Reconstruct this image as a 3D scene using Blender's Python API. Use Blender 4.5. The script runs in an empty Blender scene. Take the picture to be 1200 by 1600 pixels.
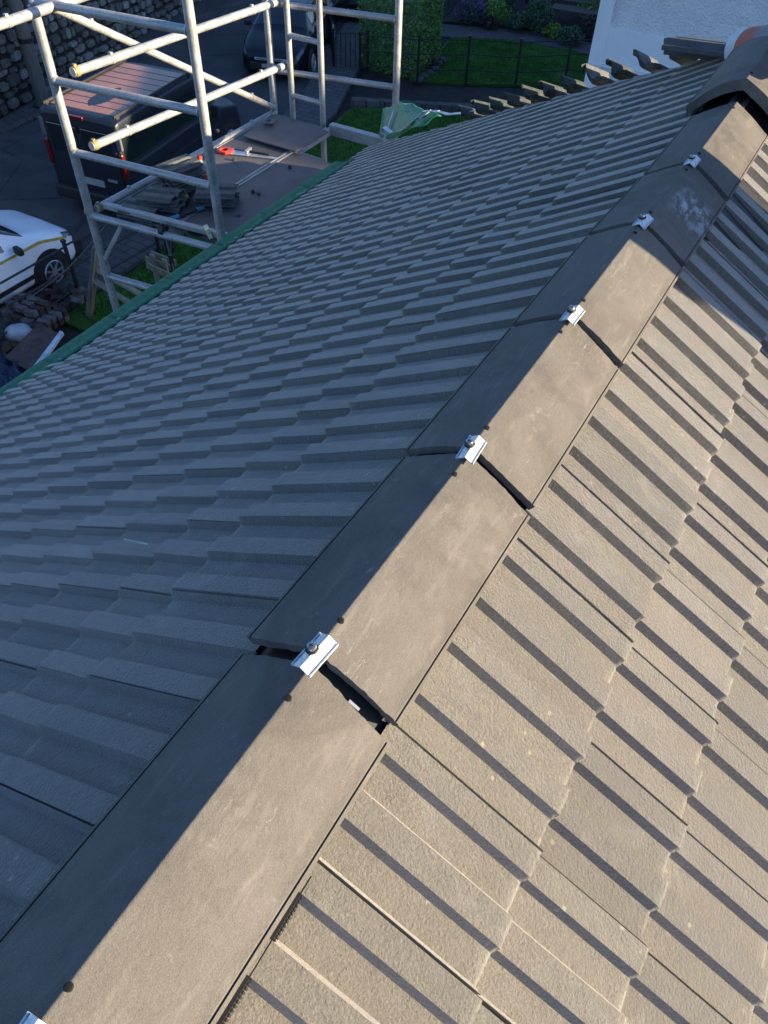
import bpy, math, random
import numpy as np
from mathutils import Vector, Matrix, Euler
rad = math.radians
rng = np.random.default_rng(7); random.seed(7)
S = bpy.context.scene; COL = S.collection

# ------------------------------------------------------------------ camera, light, exposure
cam = bpy.data.cameras.new('camera'); CAM = bpy.data.objects.new('camera', cam); COL.objects.link(CAM)
S.camera = CAM
def cam_axes(pitch, yaw, roll):
    cp, sp = math.cos(pitch), math.sin(pitch)
    f = np.array([math.sin(yaw)*cp, math.cos(yaw)*cp, -sp]); r = np.cross(f, [0, 0, 1]); r /= np.linalg.norm(r)
    u = np.cross(r, f)
    return r*math.cos(roll)+u*math.sin(roll), -r*math.sin(roll)+u*math.cos(roll), f
R_, U_, F_ = cam_axes(0.8457, -0.5043, 0.0381)
CP = np.array([0.3130, 0.0506, 0.8532])
M = Matrix(((R_[0], U_[0], -F_[0], CP[0]), (R_[1], U_[1], -F_[1], CP[1]), (R_[2], U_[2], -F_[2], CP[2]), (0, 0, 0, 1)))
CAM.matrix_world = M
cam.sensor_fit = 'VERTICAL'; cam.sensor_height = 36.0; cam.lens = 36.0*1188.663/1600.0
cam.clip_start = 0.02; cam.clip_end = 2000
S.render.resolution_x = 768; S.render.resolution_y = 1024

SUN = Vector((1.0, 0.30, 0.25)).normalized()
W = bpy.data.worlds.new("World"); S.world = W; W.use_nodes = True
wn = W.node_tree.nodes; wl = W.node_tree.links
sky = wn.new('ShaderNodeTexSky'); sky.sky_type = 'NISHITA'; sky.sun_disc = False
sky.sun_elevation = math.asin(SUN.z); sky.sun_rotation = math.atan2(SUN.x, SUN.y)
sky.air_density = 1.0; sky.dust_density = 0.4; sky.ozone_density = 5.0
tint = wn.new('ShaderNodeMix'); tint.data_type = 'RGBA'; tint.blend_type = 'MULTIPLY'; tint.inputs[0].default_value = 1.0
tint.inputs[7].default_value = (1.07, .97, .99, 1); wl.new(sky.outputs[0], tint.inputs[6]); wl.new(tint.outputs[2], wn['Background'].inputs[0]); wn['Background'].inputs[1].default_value = 0.104
sl = bpy.data.lights.new('sun', 'SUN'); sl.energy = 4.8; sl.angle = rad(0.5); sl.color = (1.0, 0.83, 0.57)
so = bpy.data.objects.new('sun', sl); COL.objects.link(so); so.location = (30, 9, 8)
so.rotation_euler = SUN.to_track_quat('Z', 'Y').to_euler()
S.view_settings.view_transform = 'Standard'; S.view_settings.look = 'None'
S.view_settings.gamma = 1.0; S.view_settings.use_curve_mapping = False
S.view_settings.exposure = 1.80

# ------------------------------------------------------------------ helpers
def tag(o, label=None, cat=None, group=None, kind=None):
    if label: o['label'] = label
    if cat: o['category'] = cat
    if group: o['group'] = group
    if kind: o['kind'] = kind
    return o
MW = {}
def thing(name, label, cat, loc=(0, 0, 0), rz=0.0, group=None):
    o = bpy.data.objects.new(name, None); COL.objects.link(o); o.empty_display_size = .1
    o.location = loc; o.rotation_euler = (0, 0, rz)
    MW[o.name] = Matrix.Translation(loc) @ Matrix.Rotation(rz, 4, 'Z')
    return tag(o, label, cat, group)
def link_mesh(name, verts, faces, mats, parent=None, world=False, smooth=False, midx=None, origin=None):
    me = bpy.data.meshes.new(name)
    V = [Vector(v) for v in verts]
    if parent is not None and world and parent.name in MW:
        inv = MW[parent.name].inverted(); V = [inv @ v for v in V]
    if origin is not None: V = [v-Vector(origin) for v in V]
    me.from_pydata([tuple(v) for v in V], [], faces)
    for m in (mats if isinstance(mats, (list, tuple)) else [mats]): me.materials.append(m)
    if midx is not None: me.polygons.foreach_set('material_index', midx)
    if smooth: me.polygons.foreach_set('use_smooth', [True]*len(me.polygons))
    me.update(); me.validate()
    o = bpy.data.objects.new(name, me); COL.objects.link(o)
    if origin is not None: o.location = origin
    if parent is not None:
        o.parent = parent
        MW[o.name] = MW.get(parent.name, Matrix())
    return o
class MB:
    def __init__(s): s.v = []; s.f = []; s.m = []
    def add(s, v, f, mi=0):
        b = len(s.v); s.v += [tuple(p) for p in v]; s.f += [tuple(b+i for i in q) for q in f]; s.m += [mi]*len(f)
    def box(s, c, d, R=None, mi=0):
        hx, hy, hz = d[0]/2, d[1]/2, d[2]/2; c = Vector(c)
        P = [Vector((x*hx, y*hy, z*hz)) for x in (-1, 1) for y in (-1, 1) for z in (-1, 1)]
        if R is not None:
            if not isinstance(R, Matrix): R = Euler(R).to_matrix()
            P = [R @ p for p in P]
        s.add([c+p for p in P], [(0, 1, 3, 2), (4, 6, 7, 5), (0, 4, 5, 1), (2, 3, 7, 6), (0, 2, 6, 4), (1, 5, 7, 3)], mi)
    def bar(s, a, b, w, h, mi=0):
        a = Vector(a); b = Vector(b); d = b-a; R = d.to_track_quat('X', 'Z').to_matrix()
        s.box((a+b)/2, (d.length, w, h), R, mi)
    def tube(s, a, b, r, n=12, mi=0, r2=None, cap=True):
        a = Vector(a); b = Vector(b); d = b-a; q = d.to_track_quat('Z', 'Y').to_matrix(); r2 = r if r2 is None else r2
        P = []
        for e, rr in ((a, r), (b, r2)):
            for i in range(n):
                t = 2*math.pi*i/n; P.append(e+q @ Vector((math.cos(t)*rr, math.sin(t)*rr, 0)))
        F = [(i, (i+1) % n, n+(i+1) % n, n+i) for i in range(n)]
        if cap: F += [tuple(range(n-1, -1, -1)), tuple(range(n, 2*n))]
        s.add(P, F, mi)
    def lathe(s, prof, c=(0, 0, 0), R=None, n=20, mi=0):
        c = Vector(c); P = []; F = []
        for r, z in prof:
            for i in range(n):
                t = 2*math.pi*i/n; p = Vector((r*math.cos(t), r*math.sin(t), z))
                P.append(c+(R @ p if R is not None else p))
        for j in range(len(prof)-1):
            for i in range(n):
                F.append((j*n+i, j*n+(i+1) % n, (j+1)*n+(i+1) % n, (j+1)*n+i))
        F.append(tuple(range(n-1, -1, -1))); F.append(tuple((len(prof)-1)*n+i for i in range(n)))
        s.add(P, F, mi)
    def grid(s, P, mi=0, close=False):  # P rows of points
        nr = len(P); nc = len(P[0]); F = []
        for i in range(nr-1):
            for j in range(nc-1): F.append((i*nc+j, i*nc+j+1, (i+1)*nc+j+1, (i+1)*nc+j))
        s.add([p for row in P for p in row], F, mi)
    def build(s, name, mats, parent=None, world=False, smooth=False, bevel=0, origin=None, segs=2):
        o = link_mesh(name, s.v, s.f, mats, parent, world, smooth, s.m, origin)
        if bevel:
            b = o.modifiers.new('bevel', 'BEVEL'); b.width = bevel; b.segments = segs; b.limit_method = 'ANGLE'; b.angle_limit = rad(35)
        return o
def autosmooth(o):
    me = o.data; me.polygons.foreach_set('use_smooth', [True]*len(me.polygons)); me.set_sharp_from_angle(angle=rad(38)); return o

# ------------------------------------------------------------------ materials
def lin(c):
    return tuple(((x/255)/12.92 if x/255 <= .04045 else ((x/255+.055)/1.055)**2.4) for x in c)
class Mt:
    def __init__(s, name, rough=.7, metal=0, spec=.5):
        s.m = bpy.data.materials.new(name); s.m.use_nodes = True; s.t = s.m.node_tree; s.n = s.t.nodes; s.l = s.t.links
        s.b = s.n['Principled BSDF']; s.b.inputs['Roughness'].default_value = rough; s.b.inputs['Metallic'].default_value = metal
        s.b.inputs['Specular IOR Level'].default_value = spec
        s.g = s.n.new('ShaderNodeNewGeometry'); s.tc = s.n.new('ShaderNodeTexCoord')
    def noise(s, scale, detail=4, rough=.6, vec=None, dim=None, dist=0):
        t = s.n.new('ShaderNodeTexNoise'); t.inputs['Scale'].default_value = scale; t.inputs['Detail'].default_value = detail
        t.inputs['Roughness'].default_value = rough; t.inputs['Distortion'].default_value = dist
        s.l.new(vec or s.g.outputs['Position'], t.inputs['Vector']); return t.outputs['Fac']
    def mapv(s, sc=(1, 1, 1), rot=(0, 0, 0), src=None):
        m = s.n.new('ShaderNodeMapping'); m.inputs['Scale'].default_value = sc; m.inputs['Rotation'].default_value = rot
        s.l.new(src or s.g.outputs['Position'], m.inputs['Vector']); return m.outputs[0]
    def ramp(s, fac, stops):
        r = s.n.new('ShaderNodeValToRGB'); e = r.color_ramp.elements
        while len(e) < len(stops): e.new(.5)
        for i, (p, c) in enumerate(stops):
            e[i].position = p; e[i].color = (*(c if hasattr(c, '__len__') else (c, c, c)), 1)
        s.l.new(fac, r.inputs[0]); return r.outputs[0]
    def mix(s, fac, a, b, mode='MIX'):
        m = s.n.new('ShaderNodeMix'); m.data_type = 'RGBA'; m.blend_type = mode
        for sock, v in ((m.inputs[0], fac), (m.inputs[6], a), (m.inputs[7], b)):
            if isinstance(v, (int, float)): sock.default_value = v
            elif isinstance(v, tuple): sock.default_value = (*v, 1)
            else: s.l.new(v, sock)
        return m.outputs[2]
    def math(s, op, a, b=0.0):
        m = s.n.new('ShaderNodeMath'); m.operation = op
        for i, v in enumerate((a, b)):
            if isinstance(v, (int, float)): m.inputs[i].default_value = v
            else: s.l.new(v, m.inputs[i])
        return m.outputs[0]
    def color(s, c):
        if isinstance(c, tuple): s.b.inputs['Base Color'].default_value = (*c, 1)
        else: s.l.new(c, s.b.inputs['Base Color'])
        return s
    def bump(s, h, strength=.5, dist=.01):
        b = s.n.new('ShaderNodeBump'); b.inputs['Strength'].default_value = strength; b.inputs['Distance'].default_value = dist
        s.l.new(h, b.inputs['Height'])
        if s.b.inputs['Normal'].is_linked: s.l.new(s.b.inputs['Normal'].links[0].from_socket, b.inputs['Normal'])
        s.l.new(b.outputs[0], s.b.inputs['Normal']); return s
    def rough(s, v): s.l.new(v, s.b.inputs['Roughness']); return s
def simple(name, c, rough=.6, metal=0, var=.25, scale=8, bump=0, bscale=60, spec=.5):
    m = Mt(name, rough, metal, spec); n = m.noise(scale, 5)
    lo = tuple(x*(1-var) for x in c); hi = tuple(min(1, x*(1+var)) for x in c)
    m.color(m.ramp(n, [(.3, lo), (.7, hi)]))
    if bump: m.bump(m.noise(bscale, 4), bump, .01)
    return m.m

def tile_mat():
    m = Mt('concrete_tile', .6, 0, .5)
    att = m.n.new('ShaderNodeAttribute'); att.attribute_name = 'tilevar'
    fine = m.noise(300, 4, .8); mid = m.noise(38, 5, .65); big = m.noise(3.2, 4)
    base = m.ramp(mid, [(.25, (.080, .072, .054)), (.55, (.122, .109, .081)), (.8, (.172, .153, .113))])
    base = m.mix(.38, base, m.ramp(fine, [(.32, (.020, .018, .014)), (.5, (.13, .118, .09)), (.70, (.37, .34, .27))]), 'MIX')
    base = m.mix(m.ramp(big, [(.35, 0.0), (.7, .40)]), base, (.175, .145, .125), 'MIX')
    v = m.n.new('ShaderNodeMapRange'); v.inputs[3].default_value = .62; v.inputs[4].default_value = 1.32
    m.l.new(att.outputs['Fac'], v.inputs[0])
    vv = m.n.new('ShaderNodeCombineColor'); [m.l.new(v.outputs[0], vv.inputs[i]) for i in range(3)]
    base = m.mix(1.0, base, vv.outputs[0], 'MULTIPLY')
    # pale lime bloom near the front noses, and small pale and dark flecks
    nose = m.n.new('ShaderNodeAttribute'); nose.attribute_name = 'nose'
    bl = m.math('MULTIPLY', nose.outputs['Fac'], m.ramp(m.noise(22, 4), [(.42, 0.0), (.66, .8)]))
    base = m.mix(bl, base, (.40, .38, .31))
    bl2 = m.math('MULTIPLY', m.ramp(m.noise(7, 5, .7, dist=.6), [(.56, 0.0), (.74, .45)]), .8)
    base = m.mix(bl2, base, (.33, .33, .31))
    vor = m.n.new('ShaderNodeTexVoronoi'); vor.inputs['Scale'].default_value = 55; m.l.new(m.g.outputs['Position'], vor.inputs['Vector'])
    fl = m.math('MULTIPLY', m.ramp(vor.outputs['Distance'], [(.05, 1.0), (.10, 0.0)]), m.ramp(m.noise(9, 2), [(.55, 0.0), (.62, 1.0)]))
    base = m.mix(fl, base, (.035, .03, .022))
    vor2 = m.n.new('ShaderNodeTexVoronoi'); vor2.inputs['Scale'].default_value = 31; m.l.new(m.g.outputs['Position'], vor2.inputs['Vector'])
    fl2 = m.math('MULTIPLY', m.ramp(vor2.outputs['Distance'], [(.07, .8), (.14, 0.0)]), m.ramp(m.noise(5, 2), [(.52, 0.0), (.60, 1.0)]))
    base = m.mix(fl2, base, (.40, .36, .24))
    m.color(base); m.rough(m.ramp(mid, [(.3, .40), (.7, .62)]))
    dirt = m.noise(2.1, 6, .7, m.mapv((1.0, 2.4, 1.0)), dist=.5)
    m.color(m.mix(m.ramp(dirt, [(.50, 0.0), (.68, .45)]), base, (.072, .065, .053)))
    m.bump(m.noise(800, 3, .8), .7, .0022).bump(m.noise(210, 4, .75), .85, .0065).bump(m.noise(45, 3), .25, .006)
    return m.m
def ridge_mat():
    m = Mt('ridge_concrete', .75, 0, .18)
    mid = m.noise(14, 6, .65, dist=.4); fine = m.noise(700, 3)
    base = m.ramp(mid, [(.25, (.088, .078, .067)), (.55, (.118, .105, .091)), (.8, (.155, .138, .119))])
    base = m.mix(.16, base, m.ramp(fine, [(.35, .03), (.65, .27)]))
    # long pale rub marks along the tile and short scratches
    st = m.noise(9, 5, .6, m.mapv((6, 1.1, 6), (0, 0, rad(6))), dist=.3)
    base = m.mix(m.ramp(st, [(.54, 0.0), (.72, .42)]), base, (.21, .19, .165))
    sc = m.noise(30, 2, .4, m.mapv((3.2, .35, 3.2), (0, 0, rad(-24))), dist=2.0)
    base = m.mix(m.math('MULTIPLY', m.ramp(sc, [(.494, 0.0), (.50, .55), (.506, 0.0)]), m.ramp(m.noise(6, 3), [(.5, 0.0), (.62, 1.0)])), base, (.42, .41, .39))
    stn = m.noise(3.3, 6, .7, dist=.8); base = m.mix(m.ramp(stn, [(.48, 0.0), (.66, .5)]), base, (.052, .045, .040))
    sm = m.noise(26, 4, .7); base = m.mix(m.ramp(sm, [(.64, 0.0), (.78, .35)]), base, (.36, .35, .34))
    sp = m.n.new('ShaderNodeTexVoronoi'); sp.inputs['Scale'].default_value = 42; m.l.new(m.g.outputs['Position'], sp.inputs['Vector'])
    base = m.mix(m.math('MULTIPLY', m.ramp(sp.outputs['Distance'], [(.04, 1.0), (.07, 0.0)]), m.ramp(m.noise(4), [(.55, 0.0), (.6, 1.0)])), base, (.05, .04, .035))
    # chalky scuff on one ridge tile near the far end
    sp_ = m.n.new('ShaderNodeVectorMath'); sp_.operation = 'DISTANCE'; m.l.new(m.g.outputs['Position'], sp_.inputs[0]); sp_.inputs[1].default_value = (.075, 2.03, -.055)
    scf = m.math('MULTIPLY', m.ramp(sp_.outputs['Value'], [(.03, 1.0), (.11, 0.0)]), m.ramp(m.noise(34, 5, .75, m.mapv((1.0, .45, 1.0), (0, 0, rad(35)))), [(.47, 0.0), (.60, .9)]))
    base = m.mix(scf, base, (.36, .38, .40))
    m.color(base); m.rough(m.ramp(mid, [(.3, .62), (.7, .85)]))
    m.bump(m.noise(620, 4, .75), .55, .0016).bump(m.noise(130, 4), .3, .003)
    return m.m
MAT = {}
MAT['tile'] = tile_mat(); TB = MAT['tile'].node_tree.nodes['Principled BSDF'].inputs; TB['Sheen Weight'].default_value = .85; TB['Sheen Roughness'].default_value = .38; TB['Sheen Tint'].default_value = (1.0, .95, .92, 1); MAT['ridge'] = ridge_mat()
MAT['black'] = simple('black_rubber', (.012, .012, .013), .6)
MAT['hole'] = simple('hole_dark', (.004, .004, .004), .9)
def galv_mat():
    m = Mt('galvanised', .5, .45); v = m.n.new('ShaderNodeTexVoronoi'); v.inputs['Scale'].default_value = 260
    m.l.new(m.g.outputs['Position'], v.inputs['Vector'])
    m.color(m.ramp(v.outputs['Color'], [(.2, (.42, .45, .47)), (.8, (.62, .65, .67))])); m.rough(m.ramp(m.noise(60), [(.3, .42), (.7, .6)])); return m.m
MAT['galv'] = galv_mat()
def alu_mat():
    m = Mt('aluminium_tube', .5, .35); n = m.noise(9, 5, .6, m.mapv((1, 1, 1)))
    c = m.ramp(n, [(.3, (.27, .272, .265)), (.6, (.39, .392, .38)), (.8, (.46, .455, .43))])
    sp = m.noise(55, 4, .7); c = m.mix(m.ramp(sp, [(.55, 0.0), (.66, .75)]), c, (.15, .14, .13))
    m.color(c); m.rough(m.ramp(n, [(.3, .38), (.7, .6)])); m.bump(m.noise(120), .15, .002); return m.m
MAT['alu'] = alu_mat()
MAT['yellow'] = simple('yellow_plastic', (.22, .185, .07), .5, var=.3, scale=30)
MAT['screw'] = simple('screw_steel', (.35, .36, .38), .3, .9)
MAT['green'] = simple('green_membrane', (.003, .125, .065), .6, var=.18, scale=14, bump=.25, bscale=30, spec=.2)
MAT['greensheet'] = simple('green_sheet', (.012, .15, .075), .5, var=.2, scale=6, bump=.3, bscale=12)
MAT['strap'] = simple('white_strap', (.50, .55, .57), .5)
def deck_mat():
    m = Mt('deck_ply', .6); n = m.noise(5, 6, .7); c = m.ramp(n, [(.3, (.078, .068, .066)), (.6, (.11, .096, .092)), (.8, (.145, .128, .122))])
    c = m.mix(m.ramp(m.noise(60, 4), [(.6, 0.0), (.72, .5)]), c, (.05, .045, .04)); c = m.mix(m.ramp(m.noise(2.5, 4), [(.55, 0.0), (.7, .35)]), c, (.15, .14, .135))
    m.color(c); m.bump(m.noise(200), .2, .002); return m.m
MAT['deck'] = deck_mat()
MAT['oldtile'] = simple('old_tile_concrete', (.030, .038, .032), .85, var=.5, scale=30, bump=.5, bscale=150)
MAT['greytile'] = simple('grey_loose_tile', (.07, .073, .07), .7, var=.35, scale=20, bump=.4, bscale=160)
MAT['red'] = simple('red_plastic', (.60, .05, .03), .4)
MAT['bluegreen'] = simple('teal_grip', (.03, .22, .30), .5)
MAT['steel'] = simple('blade_steel', (.5, .52, .53), .35, .7)
MAT['cream'] = simple('cream_card', (.70, .62, .36), .7, var=.3, scale=40)
MAT['timber'] = None
def wood_mat(name, a, b, sc=3):
    m = Mt(name, .75); n = m.noise(sc, 6, .65, m.mapv((6, 6, 1.0))); m.color(m.ramp(n, [(.3, a), (.7, b)])); m.bump(n, .3, .01); return m.m
MAT['timber'] = wood_mat('pale_timber', (.16, .135, .09), (.28, .24, .17))
MAT['greywood'] = wood_mat('grey_timber', (.085, .08, .066), (.16, .145, .12))
MAT['iron'] = simple('black_iron', (.012, .013, .014), .5)
MAT['plyred'] = simple('weathered_ply', (.09, .05, .04), .75, var=.5, scale=5)
MAT['white'] = simple('white_plastic', (.42, .44, .46), .5, var=.15)
MAT['tarp'] = simple('blue_tarp', (.012, .026, .06), .35, var=.4, scale=4, bump=.6, bscale=5)
MAT['brickred'] = simple('brick_red', (.055, .028, .025), .85, var=.5, scale=6, bump=.4, bscale=60)
MAT['brickgrey'] = simple('brick_grey', (.11, .095, .09), .85, var=.5, scale=8, bump=.4, bscale=60)
def asphalt():
    m = Mt('asphalt', .85, 0, .3); n = m.noise(.55, 6, .65, dist=.8); f = m.noise(40, 4, .7)
    c = m.ramp(n, [(.32, (.046, .046, .047)), (.55, (.074, .074, .075)), (.72, (.12, .12, .118))])
    c = m.mix(.3, c, m.ramp(f, [(.3, .026), (.7, .10)]))
    v = m.n.new('ShaderNodeTexVoronoi'); v.feature = 'DISTANCE_TO_EDGE'; v.inputs['Scale'].default_value = .42; m.l.new(m.mapv((1, .6, 1)), v.inputs['Vector'])
    c = m.mix(m.ramp(v.outputs['Distance'], [(.0, .7), (.012, 0.0)]), c, (.022, .022, .022))
    pt = m.noise(.9, 3, .4, dist=.3); c = m.mix(m.ramp(pt, [(.60, 0.0), (.63, .5)]), c, (.095, .093, .085))
    m.color(c); m.bump(f, .4, .01); return m.m
MAT['asphalt'] = asphalt()
def slabs():
    m = Mt('paving', .85); br = m.n.new('ShaderNodeTexBrick'); br.inputs['Scale'].default_value = 1.2; br.inputs['Mortar Size'].default_value = .012
    br.inputs['Color1'].default_value = (.075, .073, .07, 1); br.inputs['Color2'].default_value = (.105, .10, .095, 1); br.inputs['Mortar'].default_value = (.012, .012, .012, 1)
    m.l.new(m.g.outputs['Position'], br.inputs['Vector']); m.color(m.mix(m.ramp(m.noise(3, 5), [(.3, 0.0), (.7, .4)]), br.outputs['Color'], (.026, .025, .022))); m.bump(m.noise(60), .3, .01); return m.m
MAT['paving'] = slabs()
def grass_mat(name, a, b, c3):
    m = Mt(name, .9, 0, .2); n = m.noise(2.2, 6, .75); f = m.noise(38, 4, .8)
    c = m.ramp(n, [(.3, a), (.6, b), (.8, c3)]); c = m.mix(.45, c, m.ramp(f, [(.3, tuple(x*.4 for x in a)), (.7, tuple(x*1.5 for x in b))])); m.color(c); m.bump(f, .9, .04); return m.m
MAT['grass'] = grass_mat('lawn_soil', (.03, .075, .015), (.055, .125, .02), (.09, .15, .035))
MAT['blade'] = simple('grass_blade', (.065, .19, .026), .7, var=.5, scale=3)
MAT['soil'] = simple('soil', (.022, .018, .014), .95, var=.6, scale=4, bump=.9, bscale=14)
MAT['stone'] = None
def stone_mat():
    m = Mt('rubble_stone', .9); att = m.n.new('ShaderNodeAttribute'); att.attribute_name = 'tilevar'
    c = m.ramp(att.outputs['Fac'], [(0, (.08, .078, .068)), (.35, (.125, .12, .105)), (.7, (.18, .172, .15)), (1, (.29, .28, .25))])
    c = m.mix(m.ramp(m.noise(9, 5), [(.4, 0.0), (.7, .7)]), c, (.03, .03, .022)); m.color(c); m.bump(m.noise(25, 5), .8, .03); return m.m
MAT['stone'] = stone_mat()
MAT['mortar'] = simple('wall_core', (.016, .015, .013), .95, bump=.5, bscale=20)
def render_wall():
    m = Mt('pebbledash', .8); v = m.n.new('ShaderNodeTexVoronoi'); v.inputs['Scale'].default_value = 24; m.l.new(m.g.outputs['Position'], v.inputs['Vector'])
    m.color(m.ramp(m.noise(4, 5), [(.3, (.62, .63, .65)), (.7, (.74, .74, .74))])); m.bump(v.outputs['Distance'], .6, .03).bump(m.noise(60, 4), .7, .02); return m.m
MAT['render'] = render_wall()
MAT['smoothwhite'] = simple('smooth_white_render', (.70, .71, .73), .7, var=.05, scale=3)
MAT['slate'] = simple('slate', (.06, .062, .068), .7, var=.3, scale=4, bump=.4, bscale=30)
MAT['brickwall'] = simple('harling_wall', (.45, .43, .38), .9, var=.2, scale=4, bump=.5, bscale=40)
MAT['leaf'] = simple('hedge_leaf', (.14, .26, .04), .6, var=.6, scale=9)
MAT['leafdark'] = simple('shrub_leaf', (.055, .11, .05), .6, var=.6, scale=9)
MAT['purple'] = simple('purple_blossom', (.20, .09, .28), .7, var=.5, scale=12)
MAT['pink'] = simple('dry_blossom', (.07, .045, .04), .8, var=.5, scale=12)
MAT['bark'] = simple('bark', (.045, .035, .025), .9)
MAT['carwhite'] = simple('white_paint', (.78, .79, .80), .18, var=.02, scale=2); 
MAT['carblack'] = simple('dark_blue_paint', (.007, .008, .011), .3, var=.1, scale=2)
MAT['vanpaint'] = simple('navy_van_paint', (.008, .012, .022), .45, var=.15, scale=2)
MAT['darkglass'] = simple('dark_glass', (.012, .018, .022), .06, var=.1, spec=.8)
MAT['tyre'] = simple('tyre_rubber', (.014, .014, .015), .8)
MAT['alloy'] = simple('alloy_wheel', (.40, .41, .43), .35, .6)
MAT['lamp'] = simple('headlamp_glass', (.10, .11, .13), .1, .3)
MAT['redlamp'] = simple('red_lamp', (.13, .008, .007), .2)
MAT['stripe'] = simple('yellow_stripe', (.42, .30, .04), .4)
MAT['plate'] = simple('number_plate', (.30, .31, .29), .5)
MAT['text'] = simple('grey_lettering', (.22, .23, .23), .5)
MAT['blacktrim'] = simple('black_trim', (.016, .017, .018), .6)
MAT['terra'] = simple('terracotta', (.33, .085, .05), .7, var=.2, scale=20, bump=.2)
MAT['greywrap'] = simple('grey_wrap', (.10, .10, .115), .5, var=.2, scale=20)

# ------------------------------------------------------------------ our house: tiled roof
P33 = .5500; CS, SN = math.cos(P33), math.sin(P33); Z0 = .0024
HIPY = 3.43; HK = .73; HQ = math.atan2(SN/CS, HK)
def sag(y): return -.03*min(1.0, max(0.0, (y-1.75)/.5))
TW = .1918; G = .2150; TH = .0155; RH = .0160
PROF = []   # (w, height) of a double rib tile, starting at the interlock gap
def make_prof(dense):
    pts = [(.0030, 1), (.040, 1), (.0470, 0), (.0890, 0), (.0959, 1), (.1355, 1), (.1425, 0), (.1845, 0), (TW-.0003, 1)]
    out = []
    for (a, h0), (b, h1) in zip(pts[:-1], pts[1:]):
        n = max(1, int(round((b-a)/(.0045 if dense else .03))))
        for i in range(n):
            t = i/n; out.append((a+(b-a)*t, h0+(h1-h0)*t))
        # soft arris
    out.append(pts[-1]); return out
def roof_slope(name, org, along, down, wlist, noses, s_head, ylim, dense=False, parent=None, seed=1, skew=0.0):
    """tiles laid in courses; along = axis across the tiles, down = axis down the slope (both unit, in world)"""
    R = np.random.default_rng(seed); along = np.array(along, float); down = np.array(down, float); org = np.array(org, float)
    nrm = np.cross(along, down); nrm = nrm if nrm[2] > 0 else -nrm
    prof = np.array(make_prof(dense)); npf = len(prof)
    V = []; F = []; tv = []; ns = []
    heads = [s_head]+[n for n in noses[:-1]]
    for ci, (sn, sh) in enumerate(zip(noses, heads)):
        sh0 = sh-.012 if ci else sh
        for w0 in wlist:
            lo, hi = ylim(sn)
            if w0+skew*sn > hi or w0+TW < lo: continue
            jw = R.normal(0, .0009); js = R.normal(0, .0022); jn = R.normal(0, .0010); sk = R.normal(0, .0016); tone = float(np.clip(R.normal(.5, .22), 0, 1))
            # rows along the slope: head .. nose edge .. nose face .. bottom
            nr = 4 if dense else 2
            rows = [(sh0+(sn-.020-sh0)*k/nr, 0) for k in range(nr+1)]+[(sn-.006, 0), (sn-.0012, -.0008), (sn, -.0040), (sn-.001, -.024)]
            b = len(V)
            crumble = np.convolve(R.normal(0, 1, npf+4), np.ones(5)/5, 'valid')*(.0013 if dense else .0007)
            for ri, (s, dz) in enumerate(rows):
                tilt = -TH*(sn-s)/(sn-sh0)
                edge = ri > nr
                ss = s+js+(crumble if edge or ri == nr else 0)*np.ones(npf)
                ss = ss + sk*(prof[:, 0]-TW/2)/TW*2
                wv = w0+prof[:, 0]+jw+skew*ss
                h = (prof[:, 1]*RH-RH*.55)+tilt+jn+dz+(.0*prof[:, 0])
                if ri >= nr+2: h = h-(R.random(npf)*.0012 if dense else 0)
                if ri == len(rows)-1: h = np.minimum(h, h)   # underside follows the profile
                lo2, hi2 = ylim(float(np.mean(ss))); wv = np.clip(wv, lo2, hi2)
                P = org+np.outer(wv, along)+np.outer(ss, down)+np.outer(h, nrm)
                P[:, 2] += -.03*np.clip((P[:, 1]-1.75)/.5, 0, 1)
                V.extend(P.tolist()); tv += [tone]*npf
                nv = [0, 0, 0, 0, .0][0]
                ns += [1.0 if ri > nr+1 else (.35 if ri == nr+1 else 0.0)]*npf
            for ri in range(len(rows)-1):
                for j in range(npf-1):
                    F.append((b+ri*npf+j, b+ri*npf+j+1, b+(ri+1)*npf+j+1, b+(ri+1)*npf+j))
            # side skirts closing the tile edges
            for j in (0, npf-1):
                c = len(V)
                for ri in range(len(rows)):
                    p = np.array(V[b+ri*npf+j])-nrm*(.016 if j == 0 else .02); V.append(p.tolist()); tv.append(tone); ns.append(0.0)
                for ri in range(len(rows)-1): F.append((b+ri*npf+j, b+(ri+1)*npf+j, c+ri+1, c+ri))
    o = link_mesh(name, V, F, MAT['tile'], parent, True)
    for nm, arr in (('tilevar', tv), ('nose', ns)):
        a = o.data.attributes.new(nm, 'FLOAT', 'POINT'); a.data.foreach_set('value', arr)
    return o
GZ = -7.0
house = thing('house', 'harled house under a dark ribbed concrete tile roof with an angular ridge, nearest building', 'house', (0, 0, GZ))
def yl(lo):
    return lambda s: (lo, HIPY+HK*s*CS)
wl_ = [.9375+TW*k for k in range(-16, 45)]
nosL = [.4248, .589]+[.589+G*i for i in range(1, 15)]
left = roof_slope('roof_slope', (0, 0, Z0), (0, 1, 0), (-CS, 0, -SN), wl_, nosL, .128, yl(-2.0), True, house, 3, -.048)
wr_ = [-.844-TW*k for k in range(-16, 26)]
nosR = [.4115, .6147]+[.6147+.221*i for i in range(1, 14)]
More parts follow.
